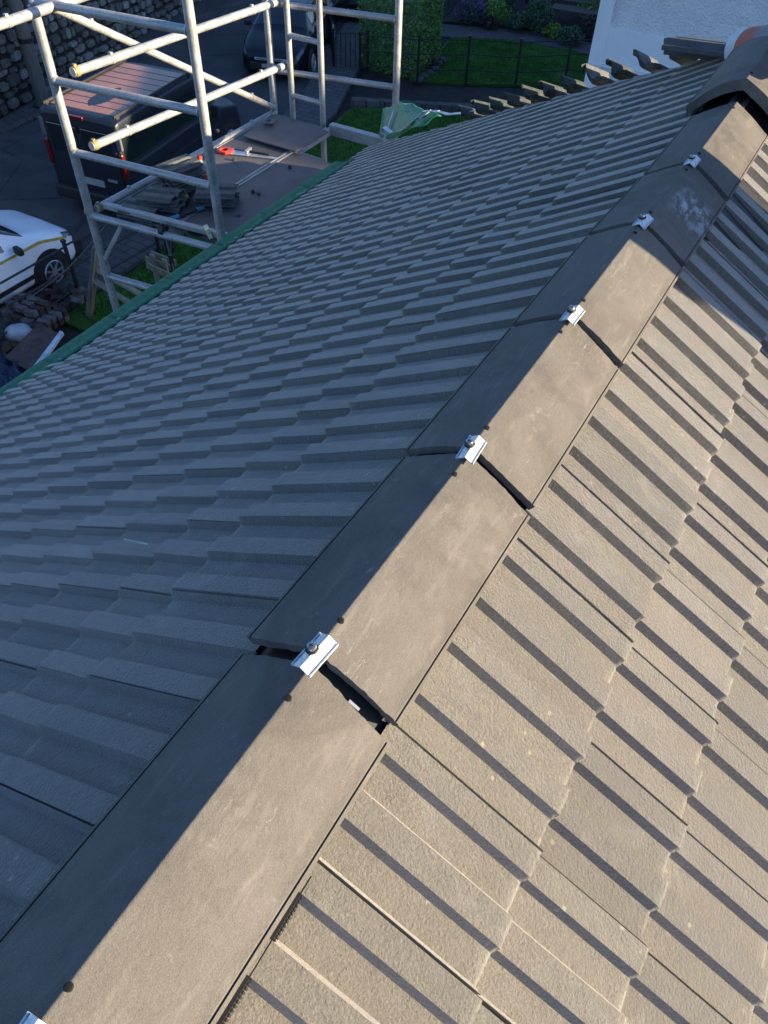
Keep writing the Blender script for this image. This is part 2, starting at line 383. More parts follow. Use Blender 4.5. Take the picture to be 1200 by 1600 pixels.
# on the right the tiles are turned half round: along axis is -y
right = roof_slope('roof_slope', (0, 0, Z0), (0, -1, 0), (CS, 0, -SN), [w for w in wr_], nosR[:8], .138, lambda s: (-(HIPY+HK*s*CS), 2.6), True, house, 4)
right2 = roof_slope('roof_slope', (0, 0, Z0), (0, -1, 0), (CS, 0, -SN), [w for w in wr_], nosR[8:], nosR[7], lambda s: (-(HIPY+HK*s*CS), 2.6), False, house, 5)
hip = roof_slope('roof_slope', (0, HIPY-.0, Z0), (1, 0, 0), (0, math.cos(HQ), -math.sin(HQ)), [TW*k for k in range(-20, 20)], [.35+G*i for i in range(13)], .1, lambda s: (-s*math.cos(HQ)/HK, s*math.cos(HQ)/HK), False, house, 6)
# underlay below the tiles and gable at the near end
b = MB(); zl = Z0-.045
E = 3.60*CS; EZ = zl-3.60*SN; HE = HIPY+HK*E
b.add([(0, -2, zl), (0, HIPY, zl), (-E, HE, EZ), (-E, -2, EZ)], [(0, 1, 2, 3)])
b.add([(0, -2, zl), (0, HIPY, zl), (E, HE, EZ), (E, -2, EZ)], [(3, 2, 1, 0)])
b.add([(0, HIPY, zl), (-E, HE, EZ), (E, HE, EZ)], [(0, 1, 2)])
b.build('underlay', MAT['black'], house, True)
b = MB(); b.box((0, (-2+HE)/2-.15, (GZ+EZ)/2), (2*E-.6, HE+2-.7, EZ-GZ)); b.build('wall', MAT['brickwall'], house, True)
b = MB(); x0 = E-.3; b.add([(-x0, -1.85, EZ), (x0, -1.85, EZ), (0, -1.85, zl-.06), (-x0, -1.7, EZ), (x0, -1.7, EZ), (0, -1.7, zl-.06)], [(0, 1, 2), (5, 4, 3), (0, 3, 4, 1), (1, 4, 5, 2), (2, 5, 3, 0)]); b.build('gable', MAT['brickwall'], house, True)
# green eaves strip lapping into the gutter, in short sections
eo = -(nosL[-1]*CS); ez = Z0-nosL[-1]*SN
for k in range(16):
    y0 = -2+k*.52; y1 = y0+.522
    if y1 > HE-.1: break
    b = MB(); pr = [(.10, .03), (.0, -.026), (-.035, -.029), (-.065, -.034), (-.092, -.042), (-.100, -.06), (-.101, -.11)]
    rows = []
    nn = 14
    for i in range(nn+1):
        y = y0+(y1-y0)*i/nn
        rows.append([(eo+px, y, ez+pz+(.005*math.sin(y*2*math.pi/(TW/2)) if 0 < j < 3 else 0)+(.003 if i == nn else 0)) for j, (px, pz) in enumerate(pr)])
    b.grid(rows); o = b.build('eaves_strip', MAT['green'], house, True); autosmooth(o)
    m_ = o.modifiers.new('thick', 'SOLIDIFY'); m_.thickness = .003
b = MB(); b.box((eo-.02, 1.9, ez-.18), (.03, 7.6, .20)); b.box((eo-.07, 1.9, ez-.20), (.10, 7.6, .02)); b.box((eo-.122, 1.9, ez-.16), (.010, 7.6, .09)); b.build('gutter', MAT['blacktrim'], house, True)

# ridge tiles, clamps
L = .45
def chip(x, y): return .0006*math.sin(x*70+y*7)+.0005*math.sin(x*310+y*23)+.0007*random.uniform(-1, 1)
def ridge_tile(y0, y1, dz0, dz1, w=(.1185, .1247), h=(.068, .0752), th=.014, dx=0, nx=24, bul=.0035, gapw=.006):
    b = MB(); outer = []
    for sgn, ww, hh in ((-1, w[0], h[0]), (1, w[1], h[1])):
        pts = []
        for t in [0, .012, .03, .055, .09]+[.13+.8*k/16 for k in range(16)]+[.94, .947, .960, .967, 1.0]:
            lip = .0015*(1 if t > .90 else 0); rc = .0012; ax = ww*t; rnd = (max(0, rc-ax)**2)/(2*rc)*.6; gr = -.0035 if .945 < t < .962 else 0
            pts.append((sgn*ww*t, -hh*t+bul*math.sin(math.pi*t)+lip-rnd+gr))
        outer.append(pts)
    prof = outer[0][::-1]+outer[1][1:]
    inner = [(x*(1-.004/abs(x) if abs(x) > .02 else 1), z-th) for x, z in prof]
    inner[0] = (prof[0][0]+.008, prof[0][1]-th*.9); inner[-1] = (prof[-1][0]-.008, prof[-1][1]-th*.9)
    ring = prof+inner[::-1]; n = len(ring); nr = 12; rows = []
    for k in range(nr+1):
        t = k/nr; y = y0+(y1-y0)*t; dz = dz0+(dz1-dz0)*t+sag(y)
        rows.append([(x+dx, y+(chip(x, y0) if k == 0 else (-chip(x, y1)-gapw*(max(0, x)/w[1])-gapw*.5*(max(0, -x)/w[0]) if k == nr else 0)), z+dz) for x, z in ring])
    P = [p for r in rows for p in r]; F = []
    for k in range(nr):
        for j in range(n): F.append((k*n+j, k*n+(j+1) % n, (k+1)*n+(j+1) % n, (k+1)*n+j))
    m = len(prof)
    for base, flip in ((0, 0), (nr*n, 1)):
        for j in range(m-1):
            q = (base+j, base+j+1, base+n-2-j, base+n-1-j); F.append(q if flip else q[::-1])
    b.add(P, F)
    for yy, t in ((y0+.055, .055/(y1-y0)), (y1-.055, 1-.055/(y1-y0))):
        z = dz0+(dz1-dz0)*t+sag(yy)+.001
        b.lathe([(.0046, -.02), (.0046, -.0002), (.004, 0)], (dx+.0015, yy, z), n=12, mi=1)  # black plugs give the shade inside the nail holes as colour
    return b
raise0 = {-2: .006, -1: .006, 0: .008, 1: .016, 2: .007, 3: .005, 4: .004, 5: .004}
ridge_labels = {}
for k in range(-5, 6):
    y0 = k*L+.004-(.028 if k == 0 else 0); y1 = (k+1)*L-.006-(.028 if k == -1 else 0)+(.06 if k == 5 else 0)
    b = ridge_tile(y0, y1, raise0.get(k, .005), -.001 if k != 0 else -.004, dx=random.uniform(-.002, .002) if k not in (0, 1) else 0, gapw=.013 if k == 0 else .007)
    o = b.build('ridge_tile', [MAT['ridge'], MAT['hole']], house, True); autosmooth(o)
    md = o.modifiers.new('bevel', 'BEVEL'); md.width = .0009; md.segments = 2; md.limit_method = 'ANGLE'; md.angle_limit = rad(50)
# the raised larger ridge tiles at the far end
for k, (a, c) in enumerate(((2.80, 3.27), (3.275, 3.42))):
    b = ridge_tile(a, c, .052, .060, w=(.150, .20), h=(.112, .145), th=.034, dx=.0, bul=.020, gapw=0)
    o = b.build('ridge_tile', [MAT['ridge'], MAT['hole']], house, True); autosmooth(o); o['label'] = 'larger raised ridge tile at the far end'
    md = o.modifiers.new('bevel', 'BEVEL'); md.width = .002; md.segments = 2; md.limit_method = 'ANGLE'; md.angle_limit = rad(50)
b = MB(); b.box((.1235, -.1, -.0895), (.006, .70, .014))
for i in range(150):
    y = -.45+i*.0047; b.box((.1272, y, -.0905), (.003, .0026, .012))
b.build('vent_comb', MAT['black'], house, True)
# mortar-less batten and black vent strip under the ridge
b = MB(); b.box((0, .3, -.075), (.05, 5.6, .05)); b.build('ridge_batten', MAT['greywood'], house, True)
b = MB(); b.grid([[(x, y, -.017-abs(x)*.605+sag(y)) for x in (-.105, -.05, 0, .05, .11)] for y in [-2.2+.3*i for i in range(17)]]); b.build('joint_shade_sheet', MAT['black'], house, True)  # black sheet added under the ridge for the shade in the open joints
for sgn, ww, hh in ((1, .126, .075), (-1, .119, .067)):
    b = MB(); rows = []
    for i in range(1300):
        y = -2.2+i*.0042; a = .0016*(1 if i % 2 else -1)
        rows.append([(sgn*(ww-.018)+a, y, -hh-.006+sag(y)), (sgn*(ww-.012)+a, y, -hh-.030+sag(y)+.002), (sgn*(ww-.006)+a, y, -hh-.045+sag(y))])
    b.grid(rows); b.build('vent_strip', MAT['black'], house, True)
for k in range(-1, 6):
    y = k*L+(-.03 if k == 0 else 0); z = max(raise0.get(k, .005), 0)+sag(y)+.003; tw_ = random.uniform(-.09, .09)
    Rz = Matrix.Rotation(tw_, 3, 'Z'); b = MB()
    for sgn in (-1, 1):
        a = rad(31)*sgn; w2 = .0165
        P = []
        for (u, v) in ((0, -.029), (w2, -.029), (w2, .029), (0, .029)):
            for dz in (0, .0018):
                P.append(Rz @ Vector((sgn*u*math.cos(a), v, -u*abs(math.sin(a))+dz)))
        P = [p+Vector((0.001, y, z)) for p in P]
        b.add(P, [(0, 2, 4, 6), (1, 7, 5, 3), (0, 1, 3, 2), (2, 3, 5, 4), (4, 5, 7, 6), (6, 7, 1, 0)])
        # folded rib
        b.bar(Vector((.001, y, z))+Rz @ Vector((sgn*.0145, -.029, -.0065)), Vector((.001, y, z))+Rz @ Vector((sgn*.0145, .029, -.0065)), .002, .0035)
    clamp = b.build('ridge_clamp', MAT['galv'], house, True)
    b = MB(); Q = Matrix.Rotation(rad(-random.uniform(4, 14)), 3, 'Y'); c = Vector((-.003, y, z+.002))
    b.lathe([(.0085, 0), (.0090, .0015), (.0082, .0035)], c, Q, 20, mi=1); b.lathe([(.0065, .0035), (.0068, .0055), (.0058, .0085), (.003, .0095)], c, Q, 18, mi=0)
    b.box(c+Q @ Vector((0, 0, .0097)), (.006, .0013, .0006), Q, 1); b.box(c+Q @ Vector((0, 0, .0098)), (.0013, .006, .0006), Q, 1)
    autosmooth(b.build('screw', [MAT['screw'], MAT['black']], clamp, True))
# metal bracket seen in the open joint
b = MB(); b.box((.064, .4400, -.0440), (.018, .004, .005), (0, rad(31), 0)); b.build('joint_bracket', MAT['screw'], house, True)
# cut tiles standing proud along the hip
def cut_profile(sc=1.0):
    return [(0, .098), (.02, .104), (.04, .082), (.055, .045), (.085, .030), (.11, .052), (.15, .056), (.185, .046), (.21, .018), (.235, .006)]
for i, x in enumerate([-.43-.140*k for k in range(11)][::-1]):
    pr = cut_profile(); sc = .66+.06*math.sin(i*2.1)+(.08 if i > 6 else 0); th = .022; b = MB()
    y = HIPY-x*HK; z = Z0+x*(SN/CS)-.012; dy = Vector((.12, .93, -.36)); rows = []
    top = [Vector((x-.06+u*sc, y+.03+.03*random.random(), z+v*sc)) for u, v in pr]; bot = [p-Vector((-.004, 0, th+.004*random.random())) for p in top]
    ring = top+bot[::-1]; n = len(ring); m = len(top)
    P = ring+[p+dy*.33 for p in ring]; F = [(j, (j+1) % n, n+(j+1) % n, n+j) for j in range(n)]
    for j in range(m-1): F.append((j, j+1, n-2-j, n-1-j)[::-1]); F.append((n+j, n+j+1, 2*n-2-j, 2*n-1-j))
    b.add(P, F); o = b.build('cut_tile', MAT['oldtile'] if i not in (7, 9, 10) else MAT['greytile'], house, True, bevel=.003)

# chimney out of frame to the right whose shadow crosses the ridge
chim = thing('chimney_stack', 'rendered chimney stack rising from the sunlit roof slope beside the ridge', 'chimney', (1.45, 2.46, -1.0))
b = MB(); b.box((1.45, 2.46, -.05), (.45, .52, 2.3)); b.build('stack', MAT['brickwall'], chim, True, bevel=.01)
b = MB(); b.box((1.45, 2.46, 1.14), (.52, .60, .08)); b.build('cap', MAT['brickwall'], chim, True, bevel=.01)
b = MB(); b.lathe([(.11, 0), (.12, .05), (.10, .1), (.095, .35), (.12, .38), (.12, .42), (.09, .42)], (1.45, 2.46, 1.18)); autosmooth(b.build('chimney_pot', MAT['terra'], chim, True))

# ------------------------------------------------------------------ scaffold tower
def at(px, py, z):      # point of the picture dropped on the level z
    d = F_+R_*(px-600)/1188.663-U_*(py-800)/1188.663; return Vector(CP+d*(z-CP[2])/d[2])
DZ = -2.182
def TV(x, y, z): return Vector((.675*x-.0011*y+.0297, .0117*x+.6948*y+.1551, .6934*z+.1961))
tower = thing('scaffold_tower', 'aluminium scaffold tower with plywood decks standing beyond the green eaves', 'scaffold tower', (-3.98, 5.1, GZ))
P1 = TV(-6.88, 5.54, 0); P2 = TV(-5.06, 5.72, 0); P3 = TV(-6.86, 9.12, 0); P6 = TV(-5.13, 9.62, 0); L1 = TV(-6.53, 9.12, 0); L2 = TV(-6.0, 9.10, 0)
def v(p, z): return Vector((p.x, p.y, .6934*z+.1961))
def vg(p, z): return Vector((p.x, p.y, z))
TR = .67
def tub(name, a, c, r=.045, m='alu', n=14):
    b = MB(); b.tube(a, c, r*TR, n); o = autosmooth(b.build(name, MAT[m], tower, True))
    return o
def weld(p, d, r=.047):     # welded collar where a rung meets its upright
    b = MB(); d = Vector(d).normalized(); b.tube(Vector(p)+d*.024, Vector(p)+d*.040, r*TR*1.16, 14, r2=r*TR*1.02); autosmooth(b.build('weld_collar', MAT['alu'], tower, True))
def coupler(p, d, r=.056, l=.07, m='alu'):
    b = MB(); d = Vector(d).normalized(); r *= TR; l *= TR; b.tube(Vector(p)-d*l/2, Vector(p)+d*l/2, r, 14); b.box(Vector(p)+Vector((0, 0, r)), (.022, .022, .022)); autosmooth(b.build('coupler', MAT[m], tower, True))
for p, top in ((P1, -1.36), (P2, -.60), (P3, -1.6), (P6, -1.0)):
    tub('standard', vg(p, GZ+.12), v(p, top), .050)
    b = MB(); b.tube(vg(p, GZ), vg(p, GZ+.14), .02); b.tube(vg(p, GZ), vg(p, GZ+.012), .07); b.build('base_foot', MAT['galv'], tower, True)
for p in (L1, L2): tub('ladder_stile', vg(p, -5.6), v(p, -1.3), .042)
for i, z in enumerate((-1.33, -2.02, -2.74, -3.46, -4.24, -4.98, -5.7, -6.42, -7.14, -7.86, -8.6, -9.3)):
    tub('rung', v(P1, z), v(P2, z), .043)
    if i < 5: weld(v(P1, z), P2-P1); weld(v(P2, z), P1-P2)
for i, z in enumerate([-2.12, -2.92, -3.62, -4.4, -5.1, -5.8, -6.5, -7.2, -7.9, -8.6]):
    tub('rung', v(P3, z+.02), v(P6, z-.02), .040)
    if i < 2: weld(v(P6, z-.02), P3-P6)
for z in (-1.75, -2.42, -3.16, -3.95, -4.6, -5.3): tub('rung', v(L1, z), v(L2, z), .035)
def rail(name, a, c, r=.046):
    o = tub(name, a, c, r); d = (c-a).normalized()
    coupler(a+d*.03, d, r+.008, .055, 'yellow'); coupler(c-d*.03, d, r+.006, .06); coupler(a+d*.38, d, r+.004, .05); coupler(c-d*.38, d, r+.004, .05)
rail('guard_rail', TV(-6.66, 5.62, -1.93), TV(-6.66, 9.12, -2.06))
rail('guard_rail', TV(-6.66, 5.62, -2.66), TV(-6.62, 9.15, -2.80))
g0 = at(0, 38, -.73); g1 = at(118, -2, -.73); rail('guard_rail', g0+(g0-g1)*.5, g0+(g1-g0)*3.6)
rail('ledger', TV(-6.83, 5.60, -3.40), TV(-6.83, 9.10, -3.44))
rail('diagonal_brace', TV(-6.80, 5.66, -1.38), TV(-6.80, 9.05, -3.36), .042)
rail('ledger', TV(-6.83, 5.60, -5.40), TV(-6.83, 9.10, -5.44))
rail('diagonal_brace', TV(-5.06, 5.70, -6.6), TV(-5.10, 9.55, -4.2), .042)
def beam(name, a, c, w, h, bv=.005): b = MB(); b.bar(a, c, w, h); return b.build(name, MAT['alu'], tower, True, bevel=bv)
beam('deck_hook_beam', v(P1, -3.37)+Vector((.07, .10, 0)), v(P2, -3.37)+Vector((-.035, .10, 0)), .05, .042)
beam('deck_frame', TV(-5.86, 5.7, -3.48), TV(-5.86, 9.1, -3.48), .042, .062)
beam('deck_frame', TV(-5.86, 9.08, -3.45), TV(-5.0, 9.12, -3.47), .07, .10)
beam('deck_frame', TV(-4.98, 5.8, -3.48), TV(-4.98, 9.1, -3.48), .035, .062)
beam('gusset_strut', v(P1, -4.0)+Vector((.03, 0, 0)), v(P1, -3.5)+Vector((.29, .035, 0)), .035, .035)
coupler(TV(-5.87, 5.66, -3.42), (1, .1, 0), .066, .06, 'blacktrim'); coupler(v(P1, -3.42)+Vector((-.02, 0, 0)), (1, .1, 0), .052, .035, 'yellow')
coupler(v(P1, -4.12), (0, 0, 1), .060, .10); coupler(v(P2, -2.55), (0, 0, 1), .0525, .3)
for (xa, xb, ya, yb) in ((-6.76, -5.90, 5.74, 9.02), (-5.83, -5.01, 5.80, 8.12)):
    A = TV(xa, ya, 0); B = TV(xb, yb, 0); xa, ya, xb, yb = A.x, A.y, B.x, B.y
    b = MB(); b.box(((xa+xb)/2, (ya+yb)/2, DZ-.010), (xb-xa, yb-ya, .020)); dk = b.build('platform_deck', MAT['deck'], tower, True, bevel=.002)
    b = MB()
    for xx in (xa-.006, xb+.006): b.box((xx, (ya+yb)/2, DZ-.008), (.016, yb-ya, .026))
    b.build('deck_edge', MAT['alu'], dk, True)

# things lying on the deck
def local_thing(b, name, mats, loc, label, cat, group=None, scale=1, **k):
    o = b.build(name, mats, None, origin=None, **k); o.location = loc
    if scale != 1: o.scale = (scale,)*3
    return tag(o, label, cat, group)
DS = .69
def flat_on(px, py, z=DZ+.004): return at(px, py, z)
b = MB(); q = [at(425, 178, DZ+.042), at(513, 205, DZ+.035), at(462, 236, DZ+.035), at(380, 212, DZ+.035)]; c0 = sum(q, Vector())/4
b.add([p-c0 for p in q]+[p-c0-Vector((0, 0, .016)) for p in q], [(3, 2, 1, 0), (4, 5, 6, 7), (0, 1, 5, 4), (1, 2, 6, 5), (2, 3, 7, 6), (3, 0, 4, 7)])
local_thing(b, 'plywood_board', MAT['deck'], c0, 'brown film faced plywood board lying loose across the far end of the scaffold deck', 'board', bevel=.003)
# loose new tiles: one prototype tile with ribs
def loose_tile_mesh(wd=.36, ln=.46, th=.020, rh=.026):
    pr = [(0, 0), (.03, 0), (.05, 1), (.13, 1), (.15, 0), (.20, 0), (.22, 1), (.30, 1), (.32, 0), (.36, 0)]
    top = [(x-.18, h*rh) for x, h in pr]; bot = [(x, z-th) for x, z in top]; ring = top+bot[::-1]; n = len(ring); m = len(top)
    b = MB(); P = []
    for y in (-ln/2, -ln/4, 0, ln/4, ln/2): P += [(x, y+random.uniform(-.003, .003), z) for x, z in ring]
    F = []
    for k in range(4):
        for j in range(n): F.append((k*n+j, (k+1)*n+j, (k+1)*n+(j+1) % n, k*n+(j+1) % n))
    for j in range(m-1): F.append((j, j+1, n-2-j, n-1-j)); F.append((4*n+j, 4*n+n-1-j, 4*n+n-2-j, 4*n+j+1))
    b.add(P, F); return b
tp = loose_tile_mesh().build('loose_tile', MAT['greytile'], bevel=.003)
COL.objects.unlink(tp); first = [True]
def put_tile(loc, rz, label, group, tx=0, ty=0):
    o = tp if first[0] else tp.copy(); first[0] = False; COL.objects.link(o)
    o.location = loc; o.rotation_euler = (tx, ty, rz); o.scale = (DS,)*3; return tag(o, label, 'roof tile', group)
order = ['lowest', 'second lowest', 'third from the bottom', 'fourth from the bottom', 'fifth from the bottom', 'sixth from the bottom', 'topmost']
c = at(285, 298, DZ)
for i in range(7):
    put_tile((c.x+.01*math.sin(i*2), c.y+.01*math.cos(i*3), DZ+.017+i*.0325), rad(-8+random.uniform(-4, 4)), 'grey ribbed roof tile, %s in the tall stack beside the cola bottle' % order[i], 'roof tiles in the tall stack on the deck', rad(random.uniform(-1, 1)))
c = at(340, 318, DZ); o3 = ['lowest', 'second', 'third', 'topmost']
for i in range(4):
    put_tile((c.x+.015*math.sin(i*2.3), c.y, DZ+.017+i*.031), rad(-62+random.uniform(-5, 5)), 'grey ribbed roof tile, %s of the low stack between bottle and house gutter' % o3[i], 'roof tiles in the low stack on the deck', 0, rad(random.uniform(-2, 2)))
c = at(258, 325, DZ)
for i in range(4):
    put_tile((c.x+.02*math.sin(i*1.7), c.y, DZ+.017+i*.031), rad(-75+random.uniform(-9, 9)), 'dark broken edged roof tile, %s of the pile in front of the tall stack' % o3[i], 'roof tiles in the dark pile on the deck', rad(2*i), 0)
c = at(222, 333, DZ)
for i, nm in enumerate(('lower', 'upper')):
    put_tile((c.x, c.y+.02*i, DZ+.017+i*.031), rad(-78+3*i), 'grey roof tile, %s of the pair lying at the near corner of the deck' % nm, 'pair of roof tiles near the deck corner', rad(1.5*i))
# cola bottle
loc = at(318, 285, DZ); bt = thing('drink_bottle', 'plastic cola bottle with red cap and red label beside the tile stack', 'bottle', loc)
bt.scale = (DS,)*3; b = MB(); b.lathe([(.052, 0), (.060, .012), (.058, .07), (.060, .16), (.050, .21), (.022, .27), (.020, .30)]); m = Mt('bottle_plastic', .08); m.color((.50, .55, .56)); m.b.inputs['Transmission Weight'].default_value = .6; autosmooth(b.build('bottle_body', m.m, bt))
b = MB(); b.lathe([(.0615, .03), (.0615, .115)]); autosmooth(b.build('bottle_label', MAT['red'], bt)); b = MB(); b.lathe([(.030, .29), (.030, .335)]); autosmooth(b.build('bottle_cap', MAT['red'], bt))
# handsaw
a = at(340, 231, DZ+.03); e = at(432, 247, DZ+.01); d = (e-a); rz = math.atan2(d.y, d.x); ln = d.length/DS
sw = thing('hand_saw', 'handsaw with red handle lying flat on the scaffold deck', 'handsaw', (a.x, a.y, DZ+.006), rz); sw.scale = (DS,)*3
b = MB(); b.add([(.16, -.065, 0), (.16, .065, 0), (ln, .025, 0), (ln, -.025, 0), (.16, -.065, .004), (.16, .065, .004), (ln, .025, .004), (ln, -.025, .004)], [(3, 2, 1, 0), (4, 5, 6, 7)[::-1], (0, 1, 5, 4), (1, 2, 6, 5), (2, 3, 7, 6), (3, 0, 4, 7)]); b.build('blade', MAT['steel'], sw)
b = MB(); hp = [(0, -.05), (.03, -.085), (.14, -.085), (.21, -.03), (.20, .06), (.10, .085), (.01, .05)]; hi = [(.04, -.03), (.06, -.045), (.12, -.04), (.14, -.01), (.13, .03), (.09, .035), (.05, .02)]
n = 7; P = [(x, y, z) for z in (-.004, .032) for x, y in hp]+[(x, y, z) for z in (-.004, .032) for x, y in hi]
F = []
for j in range(n):
    k = (j+1) % n; F += [(j, k, n+k, n+j), (2*n+j, 3*n+j, 3*n+k, 2*n+k), (n+j, n+k, 3*n+k, 3*n+j), (j, 2*n+j, 2*n+k, k)]
b.add(P, F); b.build('handle', MAT['red'], sw, bevel=.008)
# teal multi tool / knife pair
a = at(258, 347, DZ+.02); e = at(298, 332, DZ+.02); d = e-a; rz = math.atan2(d.y, d.x)
sk = thing('sealant_gun', 'teal handled hand tool lying at the near end of the deck', 'hand tool', (a.x, a.y, DZ+.004), rz); sk.scale = (DS,)*3
b = MB(); b.lathe([(.03, 0), (.034, .02), (.028, .14), (.030, .18)], (0, 0, .03), Euler((0, rad(90), 0)).to_matrix()); autosmooth(b.build('handle', MAT['bluegreen'], sk)); b = MB(); b.box((.30, 0, .03), (.26, .045, .03)); b.build('tool_body', MAT['blacktrim'], sk, bevel=.006); b = MB(); b.box((.48, 0, .03), (.10, .05, .035)); b.build('tool_end', MAT['bluegreen'], sk, bevel=.006)
# claw hammer
a = at(388, 235, DZ+.02); e = at(416, 240, DZ+.02); d = e-a; rz = math.atan2(d.y, d.x)
hm = thing('hammer', 'small dark hammer lying beyond the handsaw blade', 'hammer', (a.x, a.y, DZ+.014), rz); hm.scale = (DS,)*3
b = MB(); b.bar((0, 0, 0), (.30, 0, 0), .03, .025); b.build('handle', MAT['blacktrim'], hm, bevel=.005); b = MB(); b.box((.0, 0, .01), (.04, .14, .035)); b.build('head', MAT['steel'], hm, bevel=.006)
# tape roll
def ring(name, mat, loc, R, r, label, cat):
    b = MB(); rows = []
    for i in range(25):
        t = 2*math.pi*i/24; rows.append([((R+r*math.cos(u))*math.cos(t), (R+r*math.cos(u))*math.sin(t), r*math.sin(u)*1.1) for u in [2*math.pi*j/10 for j in range(11)]])
    b.grid(rows); o = b.build(name, mat, smooth=True); o.location = loc; return tag(o, label, cat)
tr = at(420, 190, DZ+.062); ring('tape_roll', MAT['greywrap'], tr, .038, .015, 'small grey ring of tape lying on the loose plywood board', 'tape roll')
# cream card packet leaning
a = at(326, 366, DZ+.035); b = MB(); b.box((0, 0, 0), (.11, .045, .12), (rad(12), 0, rad(-38))); local_thing(b, 'paper_packet', MAT['cream'], a+Vector((0, 0, .02)), 'small cream and tan packet standing on the deck near the gutter', 'packet', scale=DS, bevel=.004)
b = MB(); b.lathe([(.11, 0), (.115, .006), (.10, .008)], n=24); local_thing(b, 'tin_lid', MAT['blacktrim'], at(308, 362, DZ+.002), 'dark round tin lid lying flat beside the cream packet', 'lid', scale=DS)
for i, (px, py) in enumerate(((372, 337), (395, 300), (404, 303), (366, 250), (340, 205), (311, 320), (288, 352), (453, 262))):
    b = MB(); b.lathe([(.018, 0), (.03, .012), (.02, .028)], n=6, R=Euler((random.random(), random.random(), 0)).to_matrix()); local_thing(b, 'rubble_chip', MAT['oldtile'] if i % 2 else MAT['greytile'], at(px, py, DZ+.002), 'small chip of broken tile lying on the scaffold deck', 'rubble', 'tile chips scattered on the deck', scale=DS)
# pale lump (broken mortar) near bottle
b = MB(); b.lathe([(.04, 0), (.06, .03), (.05, .07), (.02, .09)], n=7); local_thing(b, 'mortar_lump', simple('mortar_yellow', (.30, .26, .10), .9), at(289, 314, DZ+.002), 'yellowish lump of mortar beside the dark pile of tiles', 'mortar lump', scale=DS, bevel=.01)

# green sheet and white strap at the corner
pts = [at(622, 157, -1.572), at(668, 172, -1.433), at(690, 178, -1.364), at(660, 195, -1.433), at(605, 218, -1.711), at(592, 212, -1.815), at(598, 172, -1.780)]
c0 = at(620, 190, -1.676); sh = thing('green_sheet', 'green plastic sheet tied over the far corner of the eaves', 'plastic sheet', c0)
b = MB(); cc = sum(pts, Vector())/len(pts)+Vector((0, 0, .06)); P = []; F = []
nseg = len(pts)
for k in range(6):
    t = k/5
    for i in range(nseg*4):
        p = pts[i//4].lerp(pts[(i//4+1) % nseg], (i % 4)/4); q_ = cc.lerp(p, t); P.append(q_+Vector((0, 0, .02*math.sin(i*1.7+k*2.1)*t*.7)))
for k in range(5):
    for i in range(nseg*4): j = (i+1) % (nseg*4); F.append((k*28+i, k*28+j, (k+1)*28+j, (k+1)*28+i))
b.add(P, F); o = b.build('sheet', MAT['greensheet'], sh, True, smooth=True); m_ = o.modifiers.new('thick', 'SOLIDIFY'); m_.thickness = .004
def ribbon(px, w, name, mat, parent):
    P = []; n = len(px)
    for i, p in enumerate(px):
        d = (px[min(n-1, i+1)]-px[max(0, i-1)]).normalized(); s_ = d.cross(Vector((0, 0, 1))); s_ = s_.normalized() if s_.length > 1e-4 else Vector((1, 0, 0))
        P.append([p-s_*w/2+Vector((0, 0, .01*math.sin(i))), p+s_*w/2])
    b = MB(); b.grid(P); o = b.build(name, mat, parent, True); m_ = o.modifiers.new('thick', 'SOLIDIFY'); m_.thickness = .004; return o
ribbon([at(*p) for p in ((602, 210, -1.690), (597, 203, -1.676), (600, 199, -1.641), (612, 207, -1.621), (632, 200, -1.537), (650, 183, -1.454), (664, 172, -1.399), (684, 174, -1.329))], .035, 'strap', MAT['strap'], sh)
ribbon([at(*p) for p in ((684, 173, -1.329), (700, 179, -1.260), (722, 177, -1.191), (745, 172, -1.087), (755, 170, -1.052))], .030, 'strap', MAT['strap'], sh)
ribbon([at(*p) for p in ((672, 172, -1.371), (660, 184, -1.440), (645, 195, -1.524), (636, 201, -1.572))], .028, 'strap', MAT['strap'], sh)
b = MB(); b.tube(at(600, 218, -1.711), at(616, 172, -1.607), .008, 8); b.build('tie_rope', MAT['strap'], sh, True)

# roll by the hip with white, red and grey bands; spare tiles behind it
a = Vector((-.36, 4.02, -.08)); d = Vector((.93, -.30, -.05)).normalized()
a = at(1158, 78, -.10); d = (at(1240, 70, .0)-a).normalized()
rl = thing('membrane_roll', 'cylindrical roll with white, brick red and grey bands lying beside the raised ridge tile', 'roll', a)
rr = .070
for nm, s0, s1, mt in (('white_end', 0, .055, 'white'), ('red_band', .055, .15, 'terra'), ('grey_wrap', .15, .75, 'greywrap')):
    b = MB(); b.tube(a+d*s0, a+d*s1, rr if nm != 'grey_wrap' else rr+.002, 32); autosmooth(b.build(nm, MAT[mt], rl, True))
for i in range(2):
    c = at(1122, 84-i*7, -.19+.05*i); o = put_tile((c.x, c.y, c.z), rad(-92), 'dark ribbed roof tile, %s of two laid on the hip left of the banded roll' % ('lower', 'upper')[i], 'spare tiles on the hip', rad(4), rad(-12))
    o.scale = (.8, .8, .9)

# stray twig on the roof
a = np.array([-(2.05)*CS, 1.13, Z0-2.05*SN])
def on_roof(px, py, off=.0):
    n = np.array([-SN, 0, CS]); d = F_+R_*(px-600)/1188.663-U_*(py-800)/1188.663; t = ((np.array([0, 0, Z0+off])-CP) @ n)/(d @ n); return Vector(CP+d*t)
b = MB(); p0 = on_roof(194, 843, .022); p1 = on_roof(232, 851, .022); b.tube(Vector(), p1-p0, .0022, 7); local_thing(b, 'plastic_sliver', simple('sliver', (.25, .36, .31), .5), p0, 'thin pale green sliver lying on a shaded roof tile', 'debris')

def gxy(x, y): return (.943*x-.273, .026*x+.981*y+.483)
